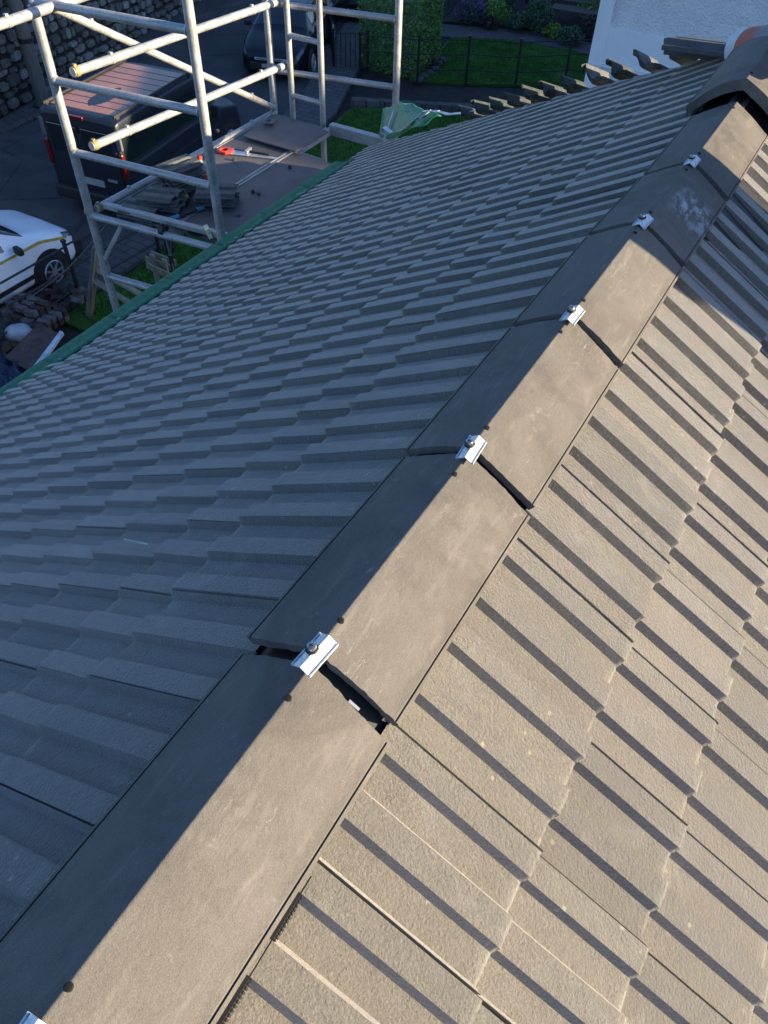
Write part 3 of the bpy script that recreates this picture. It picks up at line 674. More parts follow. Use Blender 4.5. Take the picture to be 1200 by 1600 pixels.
# ------------------------------------------------------------------ ground
def sheet(name, poly, z, mat, n=1):
    poly = [gxy(*p) for p in poly]
    b = MB(); b.add([(x, y, z) for x, y in poly], [tuple(range(len(poly)))]); o = b.build(name, mat); tag(o, kind='structure'); return o
sheet('ground', [(-400, -400), (400, -400), (400, 400), (-400, 400)], GZ-.03, MAT['soil'])
sheet('road', [(-19.2, -40), (-11.75, -40), (-11.6, 12), (-12.6, 17.5), (-15.0, 22.5), (-19.5, 40), (-27.5, 40), (-20.6, 22), (-18.8, 14)], GZ, MAT['asphalt'])
def slab(name, poly, z0, z1, mat):
    poly = [gxy(*p) for p in poly]
    n = len(poly); b = MB(); b.add([(x, y, z0) for x, y in poly]+[(x, y, z1) for x, y in poly], [tuple(range(n, 2*n))]+[(i, (i+1) % n, n+(i+1) % n, n+i) for i in range(n)]); o = b.build(name, mat); return tag(o, kind='structure')
slab('pavement', [(-11.75, -10), (-10.55, -10), (-10.55, 12), (-11.3, 17.2), (-13.2, 22.0), (-14.6, 25.5), (-15.9, 25.0), (-15.0, 22.5), (-12.6, 17.5), (-11.6, 12)], GZ-.02, GZ+.10, MAT['paving'])
slab('lawn', [(-10.45, 6.9), (-3.0, 6.9), (-4.0, 14), (-8.0, 19.3), (-11.2, 17.9), (-11.1, 17.0), (-10.45, 12)], GZ-.02, GZ+.03, MAT['grass'])
slab('lawn', [(-10.9, 20.4), (-9.5, 21.0), (-6.9, 22.4), (-5, 23.2), (-5.2, 25.3), (-7.5, 25.2), (-9.8, 25.2), (-11.6, 24.4)], GZ-.02, GZ+.05, MAT['grass'])
slab('garden_path', [(-12.3, 24.1), (-11.6, 24.5), (-9.8, 25.35), (-5.2, 25.5), (-5.2, 26.5), (-9.9, 26.4), (-12.6, 25.4)], GZ-.02, GZ+.02, MAT['paving'])
slab('garden_bed', [(-12.7, 25.5), (-9.9, 26.5), (-5.2, 26.6), (-5.2, 30), (-13.4, 30)], GZ-.02, GZ+.06, MAT['soil'])
slab('house_path', [(-3.2, -5), (-7.2, -5), (-7.2, 6.8), (-3.2, 6.8)], GZ-.02, GZ+.01, MAT['paving'])
w0, w1, w2 = [Vector((*gxy(*p), GZ+.08)) for p in ((-11.3, 18.0), (-8.0, 19.45), (-4.5, 20.6))]; b = MB(); b.bar(w0, w1, .22, .26); b.bar(w1, w2, .22, .26)
tag(b.build('low_wall', MAT['paving'], bevel=.02, origin=(-9, 19, GZ)), 'low grey kerb wall closing the near lawn', 'kerb wall')
# grass blades as one mass
def blades(name, polyf, n, seed):
    R = np.random.default_rng(seed); V = []; F = []
    while len(V) < n*3:
        p = polyf(R)
        if p is None: continue
        x, y = gxy(*p); h = R.uniform(.04, .10); a = R.uniform(0, 6.28); w = .012; lx, ly = R.normal(0, .03, 2); b = len(V)
        V += [(x-w*math.cos(a), y-w*math.sin(a), GZ+.03), (x+w*math.cos(a), y+w*math.sin(a), GZ+.03), (x+lx, y+ly, GZ+.03+h)]; F.append((b, b+1, b+2))
    o = link_mesh(name, V, F, MAT['blade']); return tag(o, kind='stuff', label='short green grass blades of the lawn', cat='grass')
def inpoly(x, y, poly):
    c = False; n = len(poly)
    for i in range(n):
        x1, y1 = poly[i]; x2, y2 = poly[(i+1) % n]
        if (y1 > y) != (y2 > y) and x < (x2-x1)*(y-y1)/(y2-y1)+x1: c = not c
    return c
pa = [(-10.4, 7.2), (-7.4, 7.2), (-7.2, 14), (-8.2, 19.2), (-11.15, 17.8), (-11.0, 17.0), (-10.4, 12)]
pb = [(-10.8, 20.5), (-9.5, 21.1), (-6.9, 22.5), (-5.6, 23.2), (-5.8, 25.2), (-9.8, 25.1), (-11.5, 24.35)]
def samp(poly):
    xs = [p[0] for p in poly]; ys = [p[1] for p in poly]
    def f(R):
        x, y = R.uniform(min(xs), max(xs)), R.uniform(min(ys), max(ys))
        return (x, y) if inpoly(x, y, poly) and math.sin(x*2.1+1)*math.sin(y*1.7)+R.normal(0, .5) > -.6 else None
    return f
blades('grass', samp(pa), 60000, 1)['label'] = 'short green grass of the near lawn beside the scaffold tower'
blades('grass', samp(pb), 40000, 2)['label'] = 'thick green grass of the fenced lawn before the white house'

# ------------------------------------------------------------------ stone wall and pole
def stone_wall():
    R = random.Random(4); wall = thing('stone_wall', 'old rubble stone boundary wall along the far side of the road', 'stone wall', (-18.9, 14, GZ))
    path = [gxy(*p) for p in [(-18.0, 4.0), (-18.35, 12.2), (-18.75, 14.2), (-19.7, 18.2), (-20.5, 22.0), (-22.5, 30.0), (-25, 38)]]
    b = MB(); bc = MB(); tv = []; H = 3.1
    for (xa, ya), (xb, yb) in zip(path[:-1], path[1:]):
        A = Vector((xa, ya, 0)); B = Vector((xb, yb, 0)); d = (B-A).normalized(); nn = Vector((d.y, -d.x, 0)); ln = (B-A).length
        bc.box(((A+B)/2-nn*.25)+Vector((0, 0, GZ+H/2)), (ln+.1, .42, H), Euler((0, 0, math.atan2(d.y, d.x))).to_matrix())
        z = 0
        while z < H:
            h = R.uniform(.13, .30); x = -R.uniform(0, .2)
            while x < ln:
                w = R.uniform(.16, .52); hh = h*R.uniform(.75, 1.1); c = A+d*(x+w/2)-nn*.03+Vector((0, 0, GZ+z+h/2+R.uniform(-.04, .04)))
                P = []
                kk = 8
                for e, s_ in ((-.06, 1.0), (.055+R.uniform(-.03, .04), .84)):
                    for i in range(kk):
                        t = 2*math.pi*(i+.5)/kk; sx = math.copysign(abs(math.cos(t))**.55, math.cos(t)); sz = math.copysign(abs(math.sin(t))**.55, math.sin(t))
                        r2 = s_*R.uniform(.86, 1.06); P.append(c+d*(sx*w*.5*r2)+Vector((0, 0, sz*hh*.5*r2))+nn*e)
                F = [(i, (i+1) % kk, kk+(i+1) % kk, kk+i)[::-1] for i in range(kk)]+[tuple(range(kk, 2*kk))[::-1]]
                b.add(P, F); tv += [R.random()]*(2*kk); x += w+R.uniform(.005, .04)
            z += h+.02
    bc.build('wall_core', MAT['mortar'], wall, True); o = b.build('stone_facing', MAT['stone'], wall, True)
    a = o.data.attributes.new('tilevar', 'FLOAT', 'POINT'); a.data.foreach_set('value', tv)
stone_wall()
for i, (x, y, w) in enumerate(((-17.9, 12.6, 1.3), (-17.85, 11.2, 1.0), (-18.2, 14.0, .9), (-17.7, 10.0, 1.2))):
    b = MB(); b.box((0, 0, .05), (.5, w, .12), (rad(3), rad(4), rad(8*i))); local_thing(b, 'footing_stone', MAT['mortar'] if i % 2 else MAT['paving'], (*gxy(x, y), GZ), 'flat rough footing stone lying at the foot of the rubble wall', 'stone', 'footing stones along the rubble wall', bevel=.05)
pl = thing('utility_pole', 'weathered wooden utility pole standing against the stone wall', 'pole', (*gxy(-18.0, 13.6), GZ))
b = MB(); b.tube((0, 0, 0), (-.0, .0, 6.2), .17, 16, r2=.13); autosmooth(b.build('pole_shaft', MAT['greywood'], pl)); b = MB(); b.lathe([(.175, 1.5), (.175, 1.6)]); b.build('pole_band', MAT['iron'], pl)

# ------------------------------------------------------------------ fences
def post_rail(pts, label, heights, ph=1.15, name='estate_fence', rr=.018, loc=None, bars=0, lean=0.0):
    pts = [gxy(*p) for p in pts]
    t = thing(name, label, 'fence', (pts[0][0], pts[0][1], GZ)); nmax = 0
    for i, (x, y) in enumerate(pts):
        b = MB(); b.box((x, y, GZ+ph/2), (.05, .05, ph)); b.box((x, y, GZ+ph+.02), (.07, .07, .04)); b.build('post', MAT['iron'], t, True)
    for h in heights:
        b = MB()
        for (xa, ya), (xb, yb) in zip(pts[:-1], pts[1:]): b.tube((xa, ya, GZ+h), (xb, yb, GZ+h-.02), rr, 8)
        b.build('rail', MAT['iron'], t, True)
    if bars:
        b = MB()
        for (xa, ya), (xb, yb) in zip(pts[:-1], pts[1:]):
            n = int(math.hypot(xb-xa, yb-ya)/bars)
            for i in range(n): f = (i+.5)/n; b.tube((xa+(xb-xa)*f, ya+(yb-ya)*f, GZ+.05), (xa+(xb-xa)*f, ya+(yb-ya)*f, GZ+ph-.02), .011, 6)
        b.build('bars', MAT['iron'], t, True)
    return t
post_rail([(-10.6, 1.6), (-10.6, 3.6), (-10.6, 5.6), (-10.6, 7.6), (-10.5, 9.6), (-10.5, 11.6), (-10.6, 13.3)], 'black iron estate fence between pavement and the near lawn', (.25, .65, 1.05), 1.12)
post_rail([(-10.2, 9.7), (-9.5, 8.9), (-8.7, 8.2), (-7.9, 7.5)], 'short black iron fence crossing the near lawn below the scaffold', (.4, 1.0), 1.1)
post_rail([(-12.05, 19.6), (-10.53, 20.22), (-9.36, 20.97), (-8.06, 21.52), (-6.95, 22.5), (-5.6, 23.4)], 'black post and rail fence in front of the lawn by the white house', (.42, .8, 1.15), 1.2, rr=.014)
post_rail([(-12.3, 20.4), (-13.2, 20.0), (-14.4, 21.6), (-15.1, 23.6)], 'low black bar railing left of the clipped hedge', (.1, .95), 1.0, 'bar_railing', .014, bars=.12)
post_rail([(-11.9, 23.3), (-12.6, 25.0), (-13.0, 27.9), (-13.5, 30)], 'tall black bar railing right of the clipped hedge', (.1, 1.5), 1.6, 'bar_railing', .016, bars=.12)
post_rail([(-13.4, 29.6), (-11.0, 28.9), (-8.5, 29.4), (-5.5, 29.6)], 'thin black rail fence behind the flower bed', (.3, 1.2), 1.3, rr=.014)
b = MB()
for i in range(60): b.box((-13.8+i*.155, 30.3, GZ+.95), (.14, .03, 1.9+.04*math.sin(i*3)))
b.box((-9.2, 30.34, GZ+.4), (9.3, .05, .08)); b.box((-9.2, 30.34, GZ+1.5), (9.3, .05, .08)); tag(b.build('board_fence', MAT['blacktrim'], origin=(-9, 30.3, GZ)), 'dark vertical board fence at the back of the garden', 'fence')

# ------------------------------------------------------------------ planting
def leafmass(R, c, rx, ry, rz, n, size, box=False, shell=.55):
    V = []; F = []
    for _ in range(n):
        if box:
            p = np.array([R.uniform(-1, 1), R.uniform(-1, 1), R.uniform(-1, 1)]); k = R.integers(0, 3); 
            if R.random() < .8: p[k] = math.copysign(1-abs(R.normal(0, .06)), p[k])
        else:
            p = R.normal(0, 1, 3); p /= np.linalg.norm(p); p *= shell+(1-shell)*R.random(); p[2] = p[2] if p[2] > -.5 else -p[2]
            p *= 1+.16*math.sin(p[0]*7+c[0]*3)*math.sin(p[1]*6+c[1])+.08*math.sin(p[2]*9)
        q = np.array([c[0]+p[0]*rx, c[1]+p[1]*ry, c[2]+p[2]*rz]); u = R.normal(0, 1, 3); u /= np.linalg.norm(u); w = np.cross(u, R.normal(0, 1, 3)); w /= np.linalg.norm(w)
        s = size*R.uniform(.6, 1.4); b = len(V); V += [tuple(q-u*s), tuple(q+w*s*.45), tuple(q+u*s), tuple(q-w*s*.45)]; F.append((b, b+1, b+2, b+3))
    return V, F
R = np.random.default_rng(11)
hx, hy = gxy(-11.8, 21.4); hg = thing('hedge', 'tall clipped green hedge block standing by the garden gate', 'hedge', (hx, hy, GZ))
V, F = leafmass(R, (hx, hy, GZ+.98), .95, .75, 1.0, 16000, .035, True); link_mesh('foliage', V, F, MAT['leaf'], hg, True)
b = MB(); b.box((hx, hy, GZ+.9), (1.75, 1.35, 1.75)); b.build('hedge_core', MAT['leafdark'], hg, True)
def shrub(px, py, r, h, mat, label, n=1400, size=.04, name='shrub', flower=None):
    c = at(px, py, GZ); t = thing(name, label, 'shrub' if not flower else 'flowering shrub', c)
    V, F = leafmass(R, (0, 0, h*.5), r, r, h*.55, n, size); link_mesh('foliage', V, F, MAT[mat], t)
    b = MB()
    for i in range(4): a = i*1.6; b.tube((0, 0, 0), (r*.4*math.cos(a), r*.4*math.sin(a), h*.6), .02, 6, r2=.008)
    b.build('stem', MAT['bark'], t)
    if flower:
        V, F = leafmass(R, (0, 0, h*.56), r*1.02, r*1.02, h*.56, n//2, size*.8, shell=.9); link_mesh('blossom', V, F, MAT[flower], t)
shrub(735, 36, .52, .62, 'leafdark', 'rounded shrub covered in purple blossom beside the tall railing', 2200, .035, flower='purple')
shrub(772, 38, .48, .65, 'leaf', 'mid green bush right of the purple shrub')
shrub(765, 46, .28, .35, 'pink', 'small dry brownish pink plant in front of the mid green bush', 700)
shrub(808, 48, .38, .45, 'leafdark', 'low dark plant in the middle of the flower bed')
shrub(838, 50, .55, .8, 'leafdark', 'large dark green bush in the middle of the flower bed', 2400)
shrub(862, 58, .32, .35, 'leaf', 'low bright green clump at the front of the flower bed', 1000)
shrub(889, 70, .42, .45, 'leafdark', 'dark low bush at the right end of the flower bed', 1400)
shrub(915, 60, .38, .6, 'pink', 'reddish brown shrub against the corner of the white house', 1400)
shrub(922, 35, .5, .8, 'leaf', 'green shrub behind the reddish one beside the white house', 1600)
shrub(790, 18, .35, .7, 'leafdark', 'upright dark shrub close to the rail fence behind the bed', 1200)
# rock border and dry plants at left end of fenced lawn
for i, (px, py) in enumerate([(655, 128), (663, 122), (671, 117), (679, 111), (686, 104), (692, 98), (684, 94), (672, 93), (660, 100), (655, 110)]):
    b = MB(); b.lathe([(.09, 0), (.15, .04), (.13, .10), (.05, .13)], n=7, R=Euler((.2, .1*i, i)).to_matrix()); local_thing(b, 'border_stone', MAT['stone'], at(px, py, GZ+.04), 'rounded grey border stone edging the small bed by the hedge', 'stone', 'border stones of the small bed by the hedge', bevel=.02)
shrub(672, 108, .33, .25, 'pink', 'low dry plant inside the ring of border stones', 900, .03)
# tub planter
tb = thing('garden_tub', 'round pale rimmed garden tub standing beside the tall railing', 'planter', at(664, 46, GZ))
b = MB(); b.lathe([(.26, 0), (.33, .30), (.34, .32), (.29, .32), (.27, .2)], n=24); autosmooth(b.build('tub', MAT['blacktrim'], tb)); b = MB(); b.lathe([(.345, .30), (.36, .33), (.345, .35), (.31, .35), (.31, .31)], n=24); autosmooth(b.build('rim', MAT['white'], tb))
# garden bench-like table near corner
gb = thing('garden_bench', 'pale slatted garden bench at the back right of the garden', 'bench', at(895, 40, GZ), rad(8))
b = MB(); [b.box((0, .0+i*.11-.2, .45), (1.5, .09, .03)) for i in range(5)]; b.build('seat', MAT['greywood'], gb)
b = MB(); [b.box((0, .3, .62+i*.12), (1.5, .03, .09)) for i in range(3)]; b.build('backrest', MAT['greywood'], gb)
for sx in (-.65, .65):
    for sy in (-.18, .28): b = MB(); b.box((sx, sy, .22), (.06, .06, .44)); b.build('leg', MAT['greywood'], gb)

# ------------------------------------------------------------------ white house
wh = thing('white_house', 'white pebbledashed house with smooth band and downpipe beyond the hip', 'house', (-4.5, 16.2, GZ))
X0, Y0 = -4.44, 16.2; XE = 14.0; YE = 25.0
def zt(x): return -2.72+.215*(x+3.2) if x < 6 else -2.72+.215*9.2-.215*(x-6)
b = MB(); b.add([(X0, Y0, GZ), (XE, Y0, GZ), (XE, Y0, zt(XE)), (6, Y0, zt(6)), (X0, Y0, zt(X0)), (X0, YE, GZ), (XE, YE, GZ), (XE, YE, zt(XE)), (6, YE, zt(6)), (X0, YE, zt(X0))],
  [(0, 1, 2, 3, 4), (9, 8, 7, 6, 5), (0, 4, 9, 5), (1, 6, 7, 2), (4, 3, 8, 9), (3, 2, 7, 8)]); b.build('wall', MAT['render'], wh, True)
# smooth band sloping slightly, and quoin strip
b = MB(); b.box((X0+2.6, Y0-.012, -3.98), (5.2, .03, .62)); b.build('smooth_band', MAT['smoothwhite'], wh, True, bevel=.004)
b = MB(); b.box((X0+.13, Y0-.02, (GZ-2.6)/2), (.26, .05, abs(GZ)-2.8)); b.box((X0-.005, Y0+.13, (GZ-2.6)/2), (.03, .26, abs(GZ)-2.8)); b.build('corner_quoin', MAT['smoothwhite'], wh, True, bevel=.004)
b = MB(); b.box((X0+2.6, Y0-.03, -4.31), (5.2, .05, .03)); b.build('drip_bead', MAT['smoothwhite'], wh, True)
b = MB()
for xa, xb in ((X0-.2, 6), (6, XE+.2)): b.add([(xa, Y0-.2, zt(xa)+.02), (xb, Y0-.2, zt(xb)+.02), (xb, YE+.2, zt(xb)+.02), (xa, YE+.2, zt(xa)+.02), (xa, Y0-.2, zt(xa)+.14), (xb, Y0-.2, zt(xb)+.14), (xb, YE+.2, zt(xb)+.14), (xa, YE+.2, zt(xa)+.14)], [(3, 2, 1, 0), (4, 5, 6, 7), (0, 1, 5, 4), (1, 2, 6, 5), (2, 3, 7, 6), (3, 0, 4, 7)])
b.build('roof', MAT['slate'], wh, True)
b = MB(); b.box((3.3, 28.0, -2.2), (6.6, 17.5, 9.6)); b.build('added_shade_wing', MAT['render'], wh, True)  # unseen tall wing, added so the stone wall lies in shade
b = MB(); b.add([(-.2, 19.0, 2.6), (6.8, 19.0, 2.6), (6.8, 37, 2.6), (-.2, 37, 2.6), (3.3, 20, 4.0), (3.3, 36, 4.0)], [(0, 1, 4), (1, 2, 5, 4), (2, 3, 5), (3, 0, 4, 5), (3, 2, 1, 0)]); b.build('added_wing_roof', MAT['slate'], wh, True)  # roof of the added wing, raised for the same shade
nh = thing('added_shade_house', 'added harled house block out of view, shading the white car and street', 'house', (25, 18, GZ))  # added out of view to keep the sun off the white car and ground
def zn(x): return 1.7+.33*(x-16.8)
b = MB(); b.add([(14.6, 16.25, GZ), (30, 16.25, GZ), (30, 16.25, zn(30)), (14.6, 16.25, zn(14.6)), (14.6, 19, GZ), (30, 19, GZ), (30, 19, zn(30)-1.4), (14.6, 19, zn(14.6)-1.4)], [(0, 1, 2, 3), (7, 6, 5, 4), (0, 3, 7, 4), (1, 5, 6, 2)]); b.box((36, 17.6, (GZ+6.7)/2), (11.9, 2.7, 13.7)); b.build('wall', MAT['brickwall'], nh, True)
b = MB(); b.add([(14.4, 16.1, zn(14.4)), (30, 16.1, zn(30)), (30, 19.2, zn(30)-1.4), (14.4, 19.2, zn(14.4)-1.4), (14.4, 16.1, zn(14.4)+.1), (30, 16.1, zn(30)+.1), (30, 19.2, zn(30)-1.3), (14.4, 19.2, zn(14.4)-1.3)], [(3, 2, 1, 0), (4, 5, 6, 7), (0, 1, 5, 4), (2, 3, 7, 6), (3, 0, 4, 7)]); b.build('roof', MAT['slate'], nh, True)
tt = thing('added_shade_tree', 'added dense tree out of view to the right, shading the stone wall', 'tree', (46, 30.9, GZ))  # added beyond the view; its crown blocks the sun from the stone wall
V, F = leafmass(R, (46, 30.9, 17.2), 4.5, 2.3, 6.0, 16000, .45, True); link_mesh('crown', V, F, MAT['leafdark'], tt, True)
b = MB(); b.tube((46, 30.9, GZ), (46, 30.9, 16), .45, 12, r2=.15); b.build('trunk', MAT['bark'], tt, True)

# ------------------------------------------------------------------ vehicles
def catmull(P, t):
    n = len(P)-1; x = min(max(t, 0), 1)*n; i = min(int(x), n-1); f = x-i
    p0, p1, p2, p3 = P[max(i-1, 0)], P[i], P[i+1], P[min(i+2, n)]
    return .5*((2*p1)+(-p0+p2)*f+(2*p0-5*p1+4*p2-p3)*f*f+(-p0+3*p1-3*p2+p3)*f**3)
class Hull:
    """stations: list of (y, [(x,z)...]) half section from sill to roof centre"""
    def __init__(s, st, sharp=.0):
        s.st = [np.array([(x, y, z) for x, z in pr], float) for y, pr in st]; s.ys = [y for y, _ in st]
    def pt(s, v, u, off=0, side=1):
        def raw(v, u):
            prof = np.array([catmull([q[k] for q in s.st], v) for k in range(len(s.st[0]))])
            return catmull(list(prof), u)
        p = raw(v, u); e = 1e-3
        if off:
            a = raw(min(v+e, 1), u)-raw(max(v-e, 0), u); c = raw(v, min(u+e, 1))-raw(v, max(u-e, 0)); n = np.cross(a, c); n /= np.linalg.norm(n)+1e-9
            if n @ (p-np.array([0, p[1], .7])) < 0: n = -n
            p = p+n*off
        return (p[0]*side, p[1], p[2])
    def body(s, nv, nu, b):
        for side in (1, -1):
            rows = [[s.pt(i/nv, j/nu, 0, side) for j in range(nu+1)] for i in range(nv+1)]
            if side < 0: rows = [r[::-1] for r in rows]
            b.grid(rows)
        for v_, fl in ((0, 0), (1, 1)):
            rr = [s.pt(v_, j/nu, 0, 1) for j in range(nu+1)]; ll = [s.pt(v_, j/nu, 0, -1) for j in range(nu+1)]
            b.add(rr+ll[::-1], [tuple(range(2*nu+2)) if fl else tuple(range(2*nu+1, -1, -1))])
    def patch(s, b, v0, v1, u0, u1, off, side=1, nv=8, nu=5, skew=0):
        rows = [[s.pt(v0+(v1-v0)*i/nv+skew*(j/nu), u0+(u1-u0)*j/nu, off, side) for j in range(nu+1)] for i in range(nv+1)]
        b.grid(rows)
def wheel(parent, x, y, r, mat='alloy', spokes=7, side=1):
    w = MB(); Rm = Euler((0, rad(90), 0)).to_matrix(); w.lathe([(r*.62, -.10), (r*.93, -.10), (r, -.06), (r, .06), (r*.93, .10), (r*.62, .10)], (x, y, r), Rm, 32)
    ty = autosmooth(w.build('wheel', MAT['tyre'], parent))
    b = MB(); x=x+side*.03; b.lathe([(r*.62, .0), (r*.66, .085), (r*.62, .10), (r*.57, .06), (r*.55, .02)], (x, y, r), Rm if side > 0 else Euler((0, rad(-90), 0)).to_matrix(), 28)
    for i in range(spokes):
        a = 2*math.pi*i/spokes; b.bar((x+side*.075, y, r), (x+side*.07, y+math.cos(a)*r*.6, r+math.sin(a)*r*.6), .045, .03)
    b.lathe([(r*.15, 0), (r*.13, .02)], (x+side*.08, y, r), Rm if side > 0 else Euler((0, rad(-90), 0)).to_matrix(), 12)
    b.build('rim', MAT[mat], ty)
def carsec(hw, sill, shoulder, roof, rw, top=None):
    return [(hw*.90, sill), (hw*.985, sill+.10), (hw, (sill+shoulder)/2), (hw*.985, shoulder-.06), (hw*.94, shoulder), (rw+.07 if roof > shoulder+.2 else hw*.86, max(shoulder+.02, roof-.14) if roof > shoulder+.2 else shoulder+(roof-shoulder)*.5), (rw, roof-.04 if roof > shoulder+.2 else shoulder+(roof-shoulder)*.8), (rw*.5, roof-.01), (0, roof)]
def make_car(name, label, cat, loc, rz, paint, W=1.78, Lc=4.2, H=1.48, van=False, badge=True):
    loc = (*gxy(loc[0], loc[1]), loc[2]); t = thing(name, label, cat, loc, rz); hw = W/2; h = Lc/2
    st = [(-h, carsec(hw*.86, .30, .80, .92, hw*.6)), (-h+.12, carsec(hw*.95, .24, .92, 1.08, hw*.62)), (-h+.45, carsec(hw, .2, .95, 1.38, hw*.66)), (-h+1.0, carsec(hw, .2, .95, H, hw*.68)),
          (-.1, carsec(hw, .2, .95, H, hw*.68)), (.45, carsec(hw, .2, .94, H-.06, hw*.66)), (1.05, carsec(hw, .2, .93, 1.10, hw*.72)), (1.25, carsec(hw, .2, .92, 1.0, hw*.72)), (h-.5, carsec(hw*.985, .2, .82, .90, hw*.70)), (h-.15, carsec(hw*.90, .22, .70, .77, hw*.62)), (h, carsec(hw*.74, .27, .56, .62, hw*.5))]
    Hh = Hull(st); b = MB(); Hh.body(70, 40, b); body = b.build('body', paint, t); autosmooth(body)
    n = len(st)-1
    b = MB(); rows = []
    for i in range(9):
        v_ = (5.12+.86*i/8)/n; rows.append([Hh.pt(v_, u, .006, sd) for sd, u in [(1, .66+.34*k/6) for k in range(6)]+[(-1, 1-.34*k/6) for k in range(7)]])
    b.grid(rows); autosmooth(b.build('windscreen', MAT['darkglass'], t))
    for sd in (1, -1):
        for v0, v1 in ((2.6, 3.75), (3.85, 5.2)):
            b = MB(); Hh.patch(b, v0/n, v1/n, .53, .66, .006, sd); autosmooth(b.build('side_window', MAT['darkglass'], t))
        b = MB(); Hh.patch(b, (n-1.55)/n, (n-.55)/n, .40, .58, .010, sd); autosmooth(b.build('headlight', MAT['lamp'], t))
        b = MB(); b.box((sd*(hw+.09), .72, 1.0), (.20, .10, .13), (0, 0, rad(-8*sd))); b.build('wing_mirror', MAT['blacktrim'], t, bevel=.03)
        for wy in (-h+.78, h-.82):
            wheel(t, sd*(hw-.045), wy, .32, side=sd)
            b = MB()
            rows = []
            for i in range(15):
                a = math.pi*i/14*1.16-.25; rows.append([(sd*(hw+o_), wy+math.cos(a)*rr, .32+math.sin(a)*rr) for o_, rr in ((.004, .335), (.008, .40))])
            b.grid(rows); b.add([(sd*(hw+.003), wy+math.cos(2*math.pi*i/20)*.37, max(.2, .32+math.sin(2*math.pi*i/20)*.37)) for i in range(20)], [tuple(range(20))]); b.build('wheel_arch', MAT['blacktrim'], t)
    b = MB(); b.box((0, h-.02, .40), (W*.66, .08, .20)); b.build('lower_grille', MAT['blacktrim'], t, bevel=.03)
    b = MB(); b.box((0, h+.015, .58), (W*.5, .03, .07)); b.build('grille_bar', MAT['alloy' if badge else 'blacktrim'], t, bevel=.01)
    if badge:
        b = MB(); pts = [(0, -.09), (.05, 0), (0, .09), (-.05, 0)]; pin = [(x*.45, y*.5) for x, y in pts]
        for k in range(4):
            j = (k+1) % 4; b.add([(x, h+.03-.6*max(0, z), .60+z) for x, z in (pts[k], pts[j], pin[j], pin[k])]+[(x, h-.01-.6*max(0, z), .60+z) for x, z in (pts[k], pts[j], pin[j], pin[k])], [(0, 1, 2, 3), (0, 4, 5, 1), (3, 2, 6, 7)])
        b.build('bonnet_badge', MAT['lamp'], t)
    b = MB(); b.box((0, h+.02, .42), (.50, .02, .10)); b.build('number_plate', MAT['plate'], t)
    return t, Hh, n, hw, h
# white car at the left edge
wc, Hh, n, hw, h = make_car('white_car', 'white car with mustard yellow side stripe parked by the iron fence', 'car', (-12.27, 6.42, GZ), 0, MAT['carwhite'], 1.78, 4.2, 1.48, badge=False)
b = MB(); Hh.patch(b, (1.2)/n, (n-1.35)/n, .372, .425, .006, 1, 30, 2); b.build('side_stripe', MAT['stripe'], wc)
b = MB(); Hh.patch(b, (3.0)/n, (6.6)/n, .16, .20, .012, 1, 20, 2); b.build('door_strip', MAT['blacktrim'], wc)
b = MB(); b.box((0, h-.06, .42), (1.62, .26, .42)); b.build('front_bumper', MAT['blacktrim'], wc, bevel=.09, segs=4)
# dark hatchback facing the camera
dc, *_ = make_car('dark_car', 'dark hatchback with diamond badge facing the scaffold, partly lit at one corner', 'car', (-14.9, 20.25, GZ), rad(180+21), MAT['carblack'], 1.8, 4.2, 1.46)
b = MB(); b.box((0, .95, 1.0), (1.0, .25, .02), (rad(-10), 0, 0)); b.build('dashboard_papers', MAT['white'], dc)
d2, *_ = make_car('dark_car', 'second dark car parked behind the one with the diamond badge', 'car', (-15.9, 25.7, GZ), rad(180+16), MAT['carblack'], 1.8, 4.3, 1.46, badge=False)
# navy van: rear and right side seen
vt = thing('parked_van', 'dark navy van with partly sunlit brownish ribbed roof seen from behind through the scaffold', 'van', (*gxy(-12.95, 12.3), GZ), rad(8.0))
def vsec(hw, sill, roof, rw): return [(hw*.93, sill), (hw*.99, sill+.12), (hw, .70), (hw*.995, 1.05), (hw*.97, 1.15), (hw*.94, 1.45), (rw+.05, roof-.10), (rw-.03, roof-.01), (rw*.5, roof+.01), (0, roof+.015)]
hw = .93; HV = 1.95
st = [(-2.1, vsec(hw*.96, .30, HV-.06, .80)), (-2.05, vsec(hw*.99, .24, HV, .83)), (-1.8, vsec(hw, .22, HV+.02, .84)), (-.5, vsec(hw, .2, HV+.02, .84)), (.55, vsec(hw, .2, HV, .83)), (.85, vsec(hw, .2, HV-.10, .80)),
      (1.45, [(hw*.93, .2), (hw*.99, .32), (hw, .7), (hw*.99, 1.0), (hw*.95, 1.08), (.80, 1.12), (.74, 1.18), (.66, 1.22), (.35, 1.25), (0, 1.26)]),
      (2.05, [(hw*.93, .2), (hw*.99, .32), (hw*.98, .65), (hw*.96, .85), (hw*.92, .92), (.78, .97), (.70, 1.0), (.6, 1.02), (.35, 1.04), (0, 1.05)]), (2.35, [(hw*.8, .25), (hw*.86, .32), (hw*.86, .5), (hw*.84, .62), (hw*.8, .70), (.68, .74), (.6, .76), (.5, .77), (.3, .78), (0, .78)])]
VH = Hull(st); b = MB(); VH.body(70, 44, b); autosmooth(b.build('body', MAT['vanpaint'], vt)); nV = len(st)-1
b = MB()
for i in range(9): b.box((0, -1.75+i*.27, HV+.025), (1.50, .245, .022))
mv = Mt('brown_roof_paint', .5); mv.color(mv.ramp(mv.noise(3, 5), [(.3, (.25, .095, .035)), (.7, (.35, .14, .055))])); mv.b.inputs['Coat Weight'].default_value = .5; mv.b.inputs['Coat Roughness'].default_value = .15  # warm brown put into the colour for the sunlit look of the roof
b.build('roof_panel', mv.m, vt, bevel=.008)
